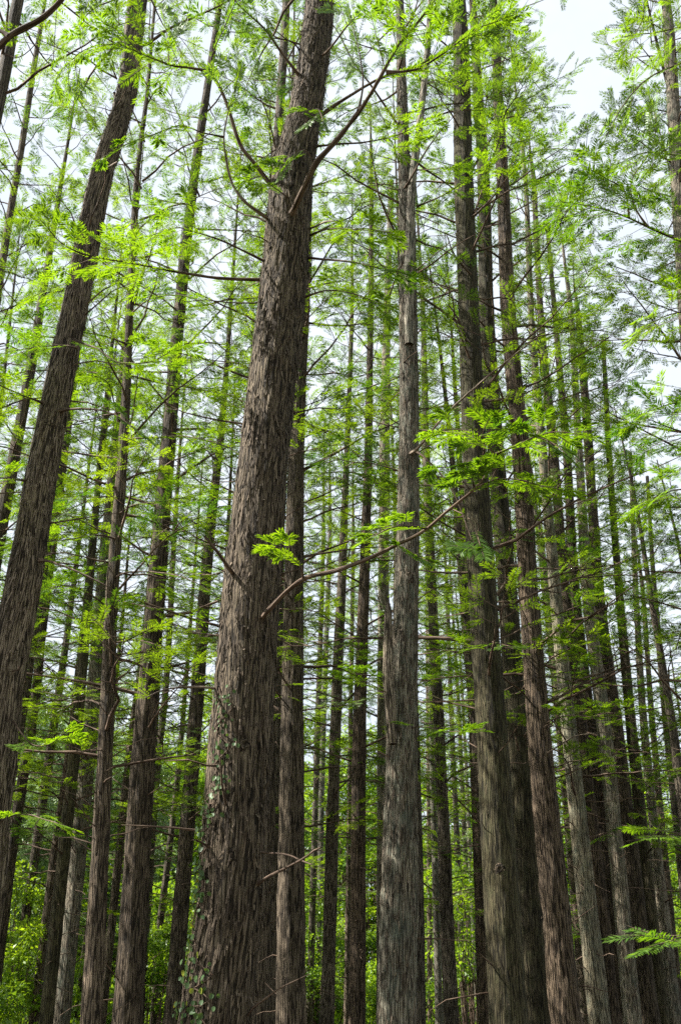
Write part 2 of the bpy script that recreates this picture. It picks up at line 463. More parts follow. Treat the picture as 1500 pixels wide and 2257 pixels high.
CROWN_H = 24.0
def make_crown(seed, z0=5.0, nb=78, dens=1.0, bl=0.085, K=18, bare=0.36):
    """crown in trunk space: z runs along the trunk, 0..24 m"""
    rng = np.random.default_rng(seed)
    leaf = Geo(); woods = []
    ga = rng.uniform(0, 6.28)
    for k in range(nb):
        f = (k + rng.uniform(0, 1)) / nb
        z = z0 + (CROWN_H - 0.3 - z0) * f
        ga += 2.4 + rng.normal(0, 0.5)
        spread = 2.3 * (1 - f) ** 0.75 + 0.30
        if f < 0.22: spread *= rng.uniform(0.5, 1.1)
        B = spread * rng.uniform(0.7, 1.2)
        el = R(rng.uniform(2, 22) + 30 * f)
        ax = bough_axis((0, 0, z), ga, el, B, rng, sag=0.30 - 0.25 * f, kink=0.10)
        r = 0.008 + 0.0075 * B
        wood = Geo(); woods.append(wood)
        tube(wood, ax, np.linspace(r, 0.003, len(ax)), 4)
        if f < 0.25 and rng.random() < 0.30: continue      # bare dead bough low down
        ns = max(3, int(4.9 * B * dens * rng.uniform(0.7, 1.15)))
        P0, D, Nn, Ln = bough_twigs(ax, rng, bare, 0.30 * B + 0.10, ns, 2, 0.34, wood, r)
        b, d, nn, l = branchlets(P0, D, Nn, Ln, K, bl, rng, jit=0.8)
        v = np.clip(rng.normal(0.5, 0.24) + rng.normal(0, 0.16, len(b)), 0, 1)
        leaf_quads(leaf, b, d, nn, l, 0.080, v)
    for k in range(26):                                      # dead stubs and bare twigs lower down
        z = rng.uniform(1.2, z0 + 3); az = rng.uniform(0, 6.28); B = rng.uniform(0.25, 0.9)
        ax = bough_axis((0, 0, z), az, R(rng.uniform(-15, 45)), B, rng, n=4, kink=0.16)
        wood = Geo(); woods.append(wood)
        tube(wood, ax, np.linspace(0.011, 0.003, len(ax)), 4)
    every = Geo()
    for w in woods:
        for v, q, b in zip(w.v, w.q, w.a['bark']): every.v.append(v)
        every.q += [q + every.n for q in w.q]; every.a.setdefault('bark', []).extend(w.a['bark']); every.n += w.n
    return every.mesh('branches', BT), leaf.mesh('crown', {'var': 'FLOAT'}), woods

CROWNS = [make_crown(11 + i, z0=[4.2, 5.2, 4.6, 6.0, 3.8, 5.0][i], nb=[60, 54, 62, 50, 58, 56][i]) for i in range(6)]
THIN = [make_crown(31 + i, z0=6.0, nb=42, dens=0.7) for i in range(2)]
HIGH = [make_crown(51 + i, z0=11.5, nb=34, dens=0.6, bl=0.066, K=22) for i in range(2)]
FINE = [make_crown(61 + i, z0=5.0, nb=54, dens=0.9, bl=0.066, K=22) for i in range(2)]

# ------------------------------------------------------------------ trunks
def trunk_path(spec, Y, H):
    """spec: (v, u, w) in photo pixels, low to high in the tree -> world path and radii from the ground to height H"""
    P, r = [], []
    for v, u, w in spec:
        p, m = at(u, v, Y)
        P.append(np.array(p)); r.append(w * m / 2)
    d = (P[1] - P[0]); d = d / d[2]
    k = min(0.05, max(0.0, (r[0] - r[1]) / max(P[1][2] - P[0][2], 0.1)))
    gz = float(ground_z(P[0][0], P[0][1])) - 0.12
    if P[0][2] > gz + 0.3:
        base = P[0] - d * (P[0][2] - gz)
        P.insert(0, base); r.insert(0, (r[0] + min(k, 0.02) * (P[1][2] - gz)) * 1.10)
    top = P[-1]
    if top[2] < H - 1.0:
        j = max(0, len(P) - 4)
        d = (P[-1] - P[j]); d = d / d[2]
        d[:2] = d[:2] * 0.5
        steps = max(2, int((H - top[2]) / 3))
        r_end = 0.012; rt = r[-1]
        for q in range(1, steps + 1):
            f = q / steps
            P.append(top + d * (H - top[2]) * f); r.append((1 - f) * rt + f * r_end)
    return np.array(P), np.array(r)
def bark_profile(th, t, R0, rng, depth):
    """relief of the shaggy bark: long strips split by fissures"""
    TH, TT = np.meshgrid(th, t)
    warp = 0.02 * (vnoise(5, t[-1] / 0.6 + 4, TH, TT / 0.6, rng) - 0.5) * 2
    TH2 = (TH + warp) % 1.0
    n1 = max(10, int(2 * np.pi * R0 / 0.055)); n2 = int(n1 * 2.3)
    a = vnoise(n1, t[-1] / 0.42 + 4, TH2, TT / 0.42, rng)
    b = vnoise(n2, t[-1] / 0.16 + 4, TH2, TT / 0.16, rng)
    rid = 1 - np.abs(2 * a - 1) ** 0.8
    low = vnoise(6, t[-1] / 1.2 + 4, TH, TT / 1.2, rng) - 0.5
    return 1 + (depth / R0) * (-(rid ** 2) * 0.8 + 0.9 * (b - 0.5)) + 0.055 * low

def make_trunk(P, r, sides, step, rng, mat, parent, relief=0.0):
    Q, rr, t = resample(P, r, step)
    z = Q[:, 2] - Q[0, 2]
    rr = rr * (1 + 0.28 * np.exp(-z / 0.35))                 # root flare
    g = Geo()
    th = np.linspace(0, 1, sides, endpoint=False)
    if relief > 0:
        prof = bark_profile(th, t, float(rr[len(rr) // 4]), rng, relief)
    else:
        TH, TT = np.meshgrid(th, t)
        prof = 1 + 0.10 * (vnoise(7, t[-1] / 0.8 + 4, TH, TT / 0.8, rng) - 0.5) + 0.09 * (vnoise(max(5, sides // 2), t[-1] / 0.5 + 4, TH, TT / 0.5, rng) - 0.5)
    base = Q[0].copy()
    tube(g, Q - base, rr, sides, t, prof)
    me = g.mesh('trunk', BT, smooth=True)
    o = link('trunk', me, mat, parent)
    b = rng.uniform(0.5, 0.78); w = rng.uniform(-0.04, 0.06)
    o.color = (b * (1 + w), b, b * (1 - w * 1.3), 1)
    return Q, rr, t, prof

def bark_flakes(parent, Q, rr, t, n, rng, zmax, mat=None, size=1.0):
    """loose strips of bark that stand off the trunk"""
    geo = Geo()
    T, X, Y = frames(Q)
    ok = np.where(Q[:, 2] < zmax)[0]
    k = rng.choice(ok[1:-2], n)
    th = rng.uniform(0, 2 * np.pi, n)
    out = np.cos(th)[:, None] * X[k] + np.sin(th)[:, None] * Y[k]
    tan = np.cross(T[k], out)
    c = Q[k] + out * (rr[k] * 0.995)[:, None]
    L = (0.03 + 0.20 * rng.random(n) ** 2) * size; W = rng.uniform(0.0025, 0.0085, n) * size
    ax = norm(T[k] + tan * rng.normal(0, 0.10, n)[:, None])
    lift = rng.uniform(0.004, 0.018, n) * size * np.where(rng.random(n) < 0.15, 2.4, 1.0)
    sgn = np.where(rng.random(n) < 0.7, -1, 1)             # most come loose at the lower end
    p = []
    for f, li, wf in ((0, 0.0, 0.75), (0.5, 0.35, 1.0), (1.0, 1.0, 0.45)):
        m = c + ax * (L * f * sgn)[:, None] + out * (lift * li)[:, None]
        p += [m - tan * (W * wf)[:, None], m + tan * (W * wf)[:, None]]
    V = np.stack(p, 1) - Q[0]
    q = np.array([[0, 1, 3, 2], [2, 3, 5, 4]])
    bk = np.repeat(rng.random((n, 1, 3)) * 6, 6, 1); bk[:, 2:4, 2] += 0.05; bk[:, 4:, 2] += 0.1; bk[:, 1::2, 0] += 0.02
    geo.add(V.reshape(-1, 3), (np.arange(n)[:, None, None] * 6 + q[None]).reshape(-1, 4), bark=bk.reshape(-1, 3))
    o = link('bark_flakes', geo.mesh('bark_flakes', BT), mat or M_FLAKE, parent, 'stuff')
    return o

SPLIT = {}
def put_crown(parent, P, var, H, rngseed, squash=1.0, near=False):
    """hang a shared crown on the straight line of a trunk path (world path P)"""
    wood, leaf, woods = var
    za, zb = P[0][2] + 5.0, P[0][2] + 0.8 * (P[-1][2] - P[0][2])
    pa = np.array([np.interp(za, P[:, 2], P[:, k]) for k in range(3)]); pb = np.array([np.interp(zb, P[:, 2], P[:, k]) for k in range(3)])
    sl = (pb - pa) / (pb[2] - pa[2])
    base, top = pa - sl * (pa[2] - P[0][2]), pa + sl * (P[-1][2] - pa[2])
    axis = Vector(top - base)
    q = Vector((0, 0, 1)).rotation_difference(axis)
    s = axis.length / CROWN_H
    M = Matrix.Translation(Vector(base - P[0])) @ q.to_matrix().to_4x4() @ Matrix.Rotation(rngseed * 1.7, 4, 'Z') @ Matrix.Diagonal((s ** 0.5 * squash, s ** 0.5 * squash, s, 1))
    if near:                                                 # near enough to tell the branches apart
        if id(wood) not in SPLIT: SPLIT[id(wood)] = [w.mesh('branch', BT) for w in woods]
        for me in SPLIT[id(wood)]:
            link('branch', me, M_TWIG, parent).matrix_local = M
    else:
        a = link('branches', wood, M_TWIG, parent, 'stuff'); a.matrix_local = M
    b = link('crown', leaf, M_LEAF, parent); b.matrix_local = M
    b['kind'] = 'stuff'

# (distance, height, crown set, bark, label, [(v, u, width) from low to high])
TREES = {
 'main': (7.0, 25, 'H0', 'b', 'thickest brown trunk in front, with green vine climbing its left edge', [(2157,488,157),(2000,508,150),(1600,533,140),(1300,554,126),(1000,583,108),(600,627,103),(400,643,92),(200,681,70),(0,705,64)]),
 'left': (8.2, 24, 'H1', 'b', 'large leaning brown trunk at the left edge, crossing up to the top', [(1700,-12,92),(1500,12,86),(1300,50,77),(1000,100,67),(600,182,55),(400,221,50),(200,280,44),(0,304,42)]),
 'fork': (10.5, 22, 'H0', 'l', 'grey lichen-streaked trunk right of centre that forks into two stems near the top', [(2157,877,88),(1900,882,82),(1600,887,67),(1300,895,54),(1000,901,45),(700,899,40),(470,896,37),(330,889,25),(200,885,22),(0,880,18)]),
 'u': (11.5, 25, 'F1', 'g', 'thick dark mossy trunk, left one of the touching pair right of centre', [(2157,1114,85),(1600,1082,68),(1300,1062,62),(1000,1045,54),(700,1033,46),(400,1021,42),(200,1017,38),(50,1013,34)]),
 'v': (14.5, 25, 'C2', 'g', 'dark trunk touching the thick mossy trunk on its right side', [(2157,1180,60),(1600,1137,50),(1300,1117,42),(1000,1092,37),(700,1072,34),(400,1065,28),(200,1052,22),(50,1044,18)]),
 'w': (12.6, 25, 'F0', 'b', 'deeply furrowed reddish brown trunk right of the dark touching pair', [(2157,1238,68),(1600,1186,52),(1300,1164,42),(1000,1147,40),(700,1120,34),(400,1107,27),(200,1096,22),(50,1090,18)]),
 'k': (13.2, 25, 'F0', 'b', 'straight dark trunk just right of the thickest trunk, pale along its left side', [(2157,641,66),(1600,644,52),(1000,653,36),(600,672,26),(400,678,20)]),
 'f': (13.6, 25, 'F1', 'b', 'broad dark furrowed trunk left of the vine-covered trunk', [(2157,286,64),(1600,321,52),(1500,328,46),(1000,370,32),(700,395,25),(400,427,21),(200,456,17),(0,485,13)]),
 'e': (11.0, 20, 'F1', 'b', 'slim brown trunk right of the leaning left trunk, its boughs reaching right', [(2157,207,46),(1600,235,33),(1300,248,29),(1000,271,23),(700,286,17),(400,301,12),(200,325,9)]),
 'd': (20.0, 24, 'C2', 'l', 'greyish trunk with flaking sunlit bark just left of the slim brown trunk', [(2157,146,36),(1600,200,34),(1300,224,24),(1000,252,18)]),
 'c': (17.0, 18, 'C1', 'g', 'smooth olive-brown trunk, second from the left corner at the bottom edge', [(2157,112,31),(1600,170,25),(1300,196,19),(1000,223,13)]),
 'a': (24.0, 19, 'C3', 'b', 'thin dark leaning trunk nearest the lower left corner, before pale shrubs', [(2157,38,21),(1600,119,19),(1400,148,14)]),
 'b': (21.0, 20, 'C4', 'b', 'thin dark trunk half hidden left of the smooth olive-brown trunk', [(2157,86,20),(1900,118,18),(1700,146,16)]),
 'e2': (23.0, 24, 'T0', 'b', 'thin dark trunk showing right behind the slim brown trunk low down', [(2100,240,19),(1900,261,18),(1650,286,15),(1400,318,12)]),
 'h': (27.0, 22, 'C5', 'b', 'thin trunk right behind the broad furrowed dark trunk', [(2100,318,18),(1710,346,15),(1500,367,14),(1150,386,11)]),
 'g': (28.0, 20, 'T1', 'b', 'thin dark trunk in the shrubs between broad dark trunk and its right neighbour', [(2157,345,15),(2050,352,15),(1750,388,13),(1500,410,10)]),
 'i': (19.6, 24, 'C0', 'b', 'medium brown trunk immediately left of the vine-covered trunk', [(2157,386,37),(1600,430,31),(1350,448,28),(1150,465,22),(975,485,16),(800,500,11)]),
 'main2': (14.5, 23, 'T1', 'b', 'narrow trunk peeping out along the right edge of the thickest trunk', [(2157,574,44),(1600,594,36),(1200,612,28),(800,630,20)]),
 'j': (12.0, 23, 'T0', 'b', 'trunk showing at the upper left behind the thickest trunk', [(1200,555,40),(500,598,24),(250,616,20),(0,631,17)]),
 'l': (34.0, 24, 'C1', 'b', 'pair-thin trunk right of the straight dark trunk, left of two', [(2157,684,15),(1600,700,13),(1200,712,9)]),
 'l2': (36.0, 25, 'C2', 'l', 'pale very thin trunk close left of the medium brown centre trunk', [(2157,702,12),(1600,712,13),(1200,726,10)]),
 'm': (22.0, 24, 'C3', 'b', 'medium brown trunk in the centre gap, left one of two', [(2157,723,31),(1600,739,25),(1300,752,20),(1000,764,13),(700,775,9)]),
 'n': (19.0, 24, 'T1', 'b', 'dark reddish trunk in the centre gap, left of the grey forked trunk', [(2157,787,36),(1600,792,30),(1300,802,24),(1000,811,18),(700,816,13),(400,818,9)]),
 'n2': (30.0, 20, 'T0', 'b', 'very thin trunk touching the dark reddish centre trunk on its left', [(1900,768,11),(1600,772,10),(1200,778,8)]),
 'o': (24.0, 26, 'C5', 'l', 'sunlit rough trunk partly hidden behind the left side of the forked trunk', [(2157,843,28),(1600,843,25),(1000,847,23),(700,852,16),(400,862,12)]),
 'p2': (18.0, 24, 'H0', 'b', 'dark trunk edge along the lower right side of the forked trunk', [(2157,924,26),(1900,921,22),(1600,915,16)]),
 'q': (38.0, 22, 'C0', 'b', 'left of the thin trunks in the gap right of the forked trunk', [(2157,947,11),(1600,944,12),(1200,940,8)]),
 'q2': (31.0, 23, 'C2', 'l', 'pale thin trunk between the forked trunk and the grey-brown medium trunk', [(2157,965,17),(1600,950,12),(1300,944,9)]),
 'r': (21.0, 24, 'C1', 'b', 'grey-brown medium trunk between the forked trunk and the dark mossy trunk', [(2157,990,32),(1600,967,25),(1400,956,22),(1000,939,16),(700,932,11)]),
 's': (36.0, 22, 'C3', 'b', 'thin far trunk right of the grey-brown medium trunk', [(2157,1020,14),(1600,995,11),(1300,984,8)]),
 's2': (40.0, 22, 'T0', 'b', 'very thin far trunk left beside the dark reddish trunk edge', [(2157,1036,12),(1600,1012,9)]),
 's3': (43.0, 22, 'T1', 'l', 'threadlike pale far trunk touching the trunk left of the mossy one', [(2157,1047,10),(1600,1022,7)]),
 't': (24.0, 24, 'H1', 'b', 'reddish brown trunk hugging the left side of the thick mossy trunk', [(2157,1064,28),(1600,1043,22),(1300,1030,18)]),
 'x': (30.0, 22, 'T1', 'b', 'thin dark trunk just right of the deeply furrowed reddish trunk', [(2157,1278,15),(1600,1228,11)]),
 'x2': (32.0, 22, 'T0', 'b', 'thin brown trunk squeezed left of the pale sunlit mossy trunk', [(2157,1291,15),(1600,1240,11)]),
 'y': (16.5, 24, 'C0', 'l', 'pale sunlit olive trunk, first right of the furrowed reddish trunk', [(2157,1310,46),(1600,1252,33),(1300,1222,26),(1000,1195,20),(700,1170,14),(400,1157,10)]),
 'y2': (20.0, 24, 'C3', 'b', 'dark trunk in the shade directly right of the pale sunlit olive trunk', [(2157,1340,34),(1600,1279,27),(1300,1244,23),(1000,1219,21),(700,1191,14),(400,1175,11)]),
 'y3': (21.0, 20, 'T0', 'b', 'second dark trunk right of the pale sunlit olive trunk', [(2157,1362,34),(1600,1300,25),(1300,1266,22),(1000,1248,18),(800,1231,14),(500,1205,8)]),
 'z': (19.0, 20, 'T0', 'l', 'half sunlit brown trunk in the middle of the right-hand cluster', [(2157,1384,38),(1600,1329,31),(1300,1293,25),(1000,1275,17),(700,1258,12)]),  # lichen bark lightens this trunk in place of sun on it
 'z2': (20.5, 19, 'T1', 'b', 'dark trunk pressed against the half sunlit brown trunk on its right', [(2157,1421,40),(1600,1358,26),(1300,1318,24),(1000,1297,20),(700,1274,13)]),
 'aa': (21.0, 17, 'T1', 'g', 'smooth olive trunk fourth from the right edge at mid height', [(2157,1447,32),(1600,1390,24),(1300,1363,17),(1000,1341,13),(750,1328,9)]),
 'bb': (22.0, 15, 'T0', 'l', 'slim dappled trunk third from the right edge at mid height', [(2157,1476,28),(1600,1418,17),(1300,1400,12),(1000,1388,8)]),
 'cc': (28.0, 16, 'T1', 'b', 'thin trunk crossing behind the slim dappled trunk at the right', [(2157,1490,18),(1600,1437,13),(1300,1415,9)]),
 'dd': (24.0, 15, 'T0', 'b', 'thin brown trunk nearest the right edge at mid height', [(1900,1500,20),(1600,1468,17),(1300,1441,11),(1050,1425,7)]),
 'ee': (12.0, 22, 'F0', 'l', 'leafy tree at the upper right edge, its trunk cut by the frame', [(800,1522,42),(400,1494,34),(100,1474,24),(0,1466,20)]),
 'la': (20.0, 20, 'C3', 'b', 'slim trunk just right of the leaning left trunk near the bottom', [(2000,10,27),(1850,30,25),(1700,53,23),(1550,77,22),(1400,93,18)]),
 'la2': (18.0, 21, 'T0', 'b', 'dark slim trunk pressed behind the right side of the leaning left trunk', [(1900,-12,28),(1600,44,24),(1400,75,20)]),
 'lb': (16.0, 22, 'C1', 'b', 'slim dark trunk behind the leaning left trunk at upper left', [(1100,14,28),(925,47,24),(800,70,22),(600,103,15)]),
 'lc': (14.0, 22, 'C2', 'b', 'thin dark trunk in the foliage at the upper left edge', [(900,-42,22),(475,22,15),(325,48,14),(150,75,12),(50,92,10)]),
 'le': (8.0, 22, 'H1', 'b', 'dark trunk cutting across the top left corner', [(500,-70,40),(200,2,28),(50,30,26),(0,40,25)]),
 'right_near': (6.2, 23, 'H0', 'b', 'near tree just outside the right edge whose long boughs hang into view', [(1600,1790,95),(1000,1690,80),(400,1615,62),(100,1585,50)]),
 'left_near': (5.0, 22, 'H1', 'b', 'near tree outside the left edge whose bare bough crosses the top left corner', [(1000,-420,110),(500,-300,90),(100,-200,70)]),
}
SETS = {'C': CROWNS, 'T': THIN, 'H': HIGH, 'F': FINE}
BARKS = {'b': M_BARK, 'l': M_BARK_LICHEN, 'g': M_BARK_GREEN}
ROOT, PATH = {}, {}
HERO = {'main': (110, 0.035, 0.017, 8500), 'left': (84, 0.045, 0.017, 4500), 'fork': (76, 0.05, 0.018, 4500), 'u': (72, 0.05, 0.011, 900),
        'w': (64, 0.055, 0.016, 500), 'v': (48, 0.07, 0.010, 500), 'k': (48, 0.06, 0.013, 600), 'f': (48, 0.06, 0.014, 300), 'e': (40, 0.06, 0.010, 400)}
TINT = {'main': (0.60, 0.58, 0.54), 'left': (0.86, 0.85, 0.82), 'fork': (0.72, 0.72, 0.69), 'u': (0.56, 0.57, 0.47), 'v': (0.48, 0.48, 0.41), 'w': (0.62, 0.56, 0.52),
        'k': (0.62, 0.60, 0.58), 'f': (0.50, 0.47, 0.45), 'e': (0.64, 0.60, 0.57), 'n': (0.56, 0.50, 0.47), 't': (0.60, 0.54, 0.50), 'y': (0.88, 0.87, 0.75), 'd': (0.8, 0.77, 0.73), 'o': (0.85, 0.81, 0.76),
        'z': (0.95, 0.90, 0.84), 'z2': (0.46, 0.43, 0.40), 'y2': (0.50, 0.45, 0.42), 'y3': (0.42, 0.39, 0.36), 'bb': (0.95, 0.92, 0.86), 'c': (0.68, 0.70, 0.57), 'aa': (0.74, 0.75, 0.64)}  # z tinted light as if sunlit; z2, y2, y3 tinted dark as if shaded
GROUP = 'dawn redwood trunks standing in the plantation'
for idx, (key, (Y, H, cs, bk, label, spec)) in enumerate(TREES.items()):
    rng = np.random.default_rng(1000 + idx)
    P, r = trunk_path(spec, Y, H)
    root = empty('redwood_tree', P[0])
    tag(root, label, 'tree', GROUP)
    if key in HERO:
        sd, st, rel, nf = HERO[key]
        Q, rr, t, prof = make_trunk(P, r, sd, st, rng, BARKS[bk], root, rel)
        bark_flakes(root, Q, rr, t, nf, rng, {'main': 11.5, 'left': 12}.get(key, 15), None, 1.0 if key in ('main', 'left', 'fork') else 0.8)
    else:
        Q, rr, t, prof = make_trunk(P, r, 26, 0.16, rng, BARKS[bk], root)
    ROOT[key] = root; PATH[key] = (Q, rr)
    if key in TINT:
        for c in root.children: c.color = (*TINT[key], 1)
    put_crown(root, P, SETS[cs[0]][int(cs[1])], H, idx, near=Y < 15)

# second stem of the forked trunk and its broken snag
def extra_stem(key, name, spec, Y, mat, sides=24, label=None, blunt=False):
    P, r = [], []
    for v, u, w in spec:
        p, m = at(u, v, Y); P.append(np.array(p)); r.append(w * m / 2)
    P, r = np.array(P), np.array(r)
    Q, rr, t = resample(P, r, 0.08)
    base = np.array(ROOT[key].location)
    g = Geo()
    th = np.linspace(0, 1, sides, endpoint=False)
    prof = bark_profile(th, t, float(rr[0]), np.random.default_rng(5), 0.010)
    tube(g, Q - base, rr, sides, t, prof)
    o = link(name, g.mesh(name, BT, smooth=True), mat, ROOT[key])
    if label: o['label'] = label
    return o
extra_stem('fork', 'stem', [(760,901,20),(600,901,24),(480,904,22),(400,908,18),(275,924,16),(125,940,14),(0,948,12),(-250,955,8)], 10.38, M_BARK_LICHEN, label='right-hand stem of the fork')
extra_stem('fork', 'snag', [(1640,866,20),(1530,858,28),(1490,855,26),(1400,855,22),(1345,855,17),(1322,854,3)], 10.3, M_BARK, label='broken reddish brown snag on the left side of the trunk')

def make_knot():
    rng = np.random.default_rng(3)
    prof = [(1.9, -0.30), (1.4, 0.02), (1.0, 0.22), (0.72, 0.24), (0.5, 0.05), (0.25, -0.25), (0.02, -0.35)]
    n = 14; th = np.arange(n) * 2 * np.pi / n
    V = []
    for r_, z_ in prof:
        w = 1 + 0.14 * np.sin(2 * th + 0.7) + rng.normal(0, 0.06, n)
        V.append(np.stack([np.cos(th) * r_ * w, np.sin(th) * r_ * w * 1.25, np.full(n, z_) + rng.normal(0, 0.04, n)], 1))
    V = np.concatenate(V)
    i = np.arange(len(prof) - 1)[:, None] * n; j = np.arange(n)[None]; j2 = (j + 1) % n
    Q = np.stack([i + j, i + j2, i + n + j2, i + n + j], -1).reshape(-1, 4)
    return mesh_from('knot', V, Q, attrs={'bark': ('FLOAT_VECTOR', V * 0.04)}, smooth=True)
KNOT = make_knot(); KNOT.materials.append(M_BARK)
def knot(key, u, v, size):
    Q, rr = PATH[key]
    c = (Q - np.array([0, 0, CAM_Z])) @ np.array(CAM_ROT)
    vv = IMG_H / 2 - FPX * c[:, 1] / -c[:, 2]; uu = IMG_W / 2 + FPX * c[:, 0] / -c[:, 2]
    i = int(np.argmin(np.abs(vv - v) + 1e4 * (c[:, 2] > -1)))
    rpx = rr[i] * FPX / -c[i, 2]
    x = float(np.clip((u - uu[i]) / rpx, -0.95, 0.95))
    d = np.array([x, -math.sqrt(1 - x * x), 0.0])
    o = link('knot', KNOT, None, ROOT[key]); o.color = (0.45, 0.42, 0.39, 1)
    q = Vector((0, 0, 1)).rotation_difference(Vector(d))
    o.matrix_local = Matrix.Translation(Vector(Q[i] + d * rr[i] * 0.97 - Q[0])) @ q.to_matrix().to_4x4() @ Matrix.Diagonal((size, size, size, 1))
for a in [('main', 555, 1470, 0.030), ('main', 546, 1662, 0.026), ('main', 592, 1588, 0.018), ('main', 510, 1900, 0.035), ('main', 628, 968, 0.032), 
          ('u', 1095, 1922, 0.03), ('u', 1025, 450, 0.025), ('left', 118, 950, 0.025), ('fork', 905, 1290, 0.024),
          ('k', 645, 1250, 0.022)]:
    knot(*a)

# ------------------------------------------------------------------ boughs in the foreground
def px_axis(pts):
    return np.array([np.array(at(u, v, Y)[0]) for u, v, Y in pts])

def hero_bough(key, pts, r0, r1=0.003, leafy=None, nsec=0, sec=0.22, tw=0.16, seed=1, mat=None, tpt=1, bl=0.075, direct=True, K=24):
    """a branch traced as a space curve with its own feathery shoots. leafy: fraction where leaves start"""
    rng = np.random.default_rng(seed + 500)
    nsec = int(math.ceil(nsec * 0.62)); sec *= 1.35; tw *= 1.15
    A = px_axis(pts)
    Q, rr, t = resample(A, np.linspace(r0, r1, len(A)), 0.05)
    Q = Q + np.cumsum(rng.normal(0, 0.0022, Q.shape), 0) * np.linspace(0, 1, len(Q))[:, None]
    rr = rr * (1 + 0.9 * np.exp(-t / 0.05))
    base = np.array(ROOT[key].location)
    wood = Geo()
    th = np.linspace(0, 1, 8, endpoint=False)
    TH, TT = np.meshgrid(th, t)
    tube(wood, Q - base, rr, 8, t, 1 + 0.35 * (vnoise(4, t[-1] / 0.1 + 4, TH, TT / 0.1, rng) - 0.5))
    if leafy is None:
        return link('branch', wood.mesh('branch', BT, smooth=True), mat or M_TWIG, ROOT[key])
    leaf = Geo()
    arrs = []
    if nsec:
        arrs.append(bough_twigs(Q - base, rng, leafy, sec, nsec, tpt, tw, wood, max(r0 * 0.6, 0.008)))
    if direct:                                               # branchlets straight on the axis
        seg = np.linalg.norm(np.diff(Q, axis=0), axis=1); L = np.concatenate([[0], np.cumsum(seg)])
        n = max(1, int((1 - leafy) * L[-1] / 0.22))
        xs = np.linspace(leafy, 1, n + 1)[:-1] * L[-1]
        p = np.stack([np.interp(xs, L, Q[:, k]) for k in range(3)], 1)
        p2 = np.stack([np.interp(np.minimum(xs + 0.22, L[-1]), L, Q[:, k]) for k in range(3)], 1)
        d = norm(p2 - p); up = np.tile([0, -0.25, 1.0], (n, 1)); up = norm(up - d * np.sum(up * d, 1, keepdims=True))
        arrs.append((p - base, d, up, np.linalg.norm(p2 - p, axis=1) + 0.02))
    P0, D, Nn, Ln = [np.concatenate(x) for x in zip(*arrs)]
    b, d, nn, l = branchlets(P0, D, Nn, Ln, K, bl, rng, start=0.02, jit=0.65)
    v = np.clip(rng.normal(0.55, 0.14) + rng.normal(0, 0.15, len(b)), 0, 1)
    leaf_quads(leaf, b, d, nn, l, 0.075, v)
    o = link('branch', wood.mesh('branch', BT, smooth=True), mat or M_TWIG, ROOT[key])
    f = link('foliage', leaf.mesh('foliage', {'var': 'FLOAT'}), M_LEAF_NEAR, o, 'stuff')
    return o

HB = hero_bough
# main trunk, left side
HB('main', [(590,617,7.0),(520,615,6.85),(470,612,6.75),(400,600,6.6),(300,580,6.4),(205,566,6.2),(140,540,6.05),(85,480,5.9)], 0.017, leafy=0.40, nsec=30, sec=0.30, tw=0.20, seed=1)
HB('main', [(605,490,7.0),(570,468,6.85),(540,445,6.75),(512,405,6.7),(497,345,6.6),(492,300,6.5),(505,230,6.4),(530,150,6.3)], 0.019, leafy=0.72, nsec=8, sec=0.25, tw=0.18, seed=2, mat=M_DEAD)
HB('main', [(492,302,6.5),(445,292,6.4),(400,276,6.3),(340,295,6.2),(260,325,6.1),(206,358,6.0)], 0.007, leafy=0.18, nsec=4, sec=0.10, tw=0.08, seed=3, bl=0.078, tpt=1)
HB('main', [(605,420,7.0),(570,372,6.9),(530,320,6.8),(510,260,6.7),(490,205,6.6),(462,162,6.5),(420,150,6.4),(370,143,6.3),(310,118,6.2),(262,100,6.1),(195,108,6.0),(125,165,5.9)], 0.022, leafy=0.5, nsec=30, sec=0.30, tw=0.20, seed=4)
HB('main', [(462,162,6.5),(470,115,6.4),(495,60,6.3),(520,0,6.2),(530,-60,6.1)], 0.009, leafy=0.2, nsec=9, sec=0.24, tw=0.18, seed=5)
HB('main', [(310,118,6.2),(265,72,6.1),(215,40,6.0),(190,0,5.9)], 0.007, leafy=0.1, nsec=8, sec=0.18, tw=0.15, seed=6)
HB('main', [(372,143,6.3),(370,90,6.3),(360,30,6.25)], 0.005, leafy=0.3, nsec=5, sec=0.15, tw=0.13, seed=61)
HB('main', [(600,585,7.0),(550,560,6.85),(500,535,6.7),(445,515,6.6),(390,500,6.5),(330,520,6.4)], 0.012, leafy=0.5, nsec=11, sec=0.26, tw=0.18, seed=7)
HB('main', [(672,185,7.0),(650,155,6.85),(620,115,6.75),(580,60,6.6),(535,20,6.5),(490,-30,6.4)], 0.021, leafy=0.35, nsec=12, sec=0.28, tw=0.2, seed=8)
HB('main', [(700,130,6.95),(722,112,6.8),(755,70,6.6),(800,15,6.4),(830,-40,6.2)], 0.015, leafy=0.45, nsec=9, sec=0.26, tw=0.2, seed=9)
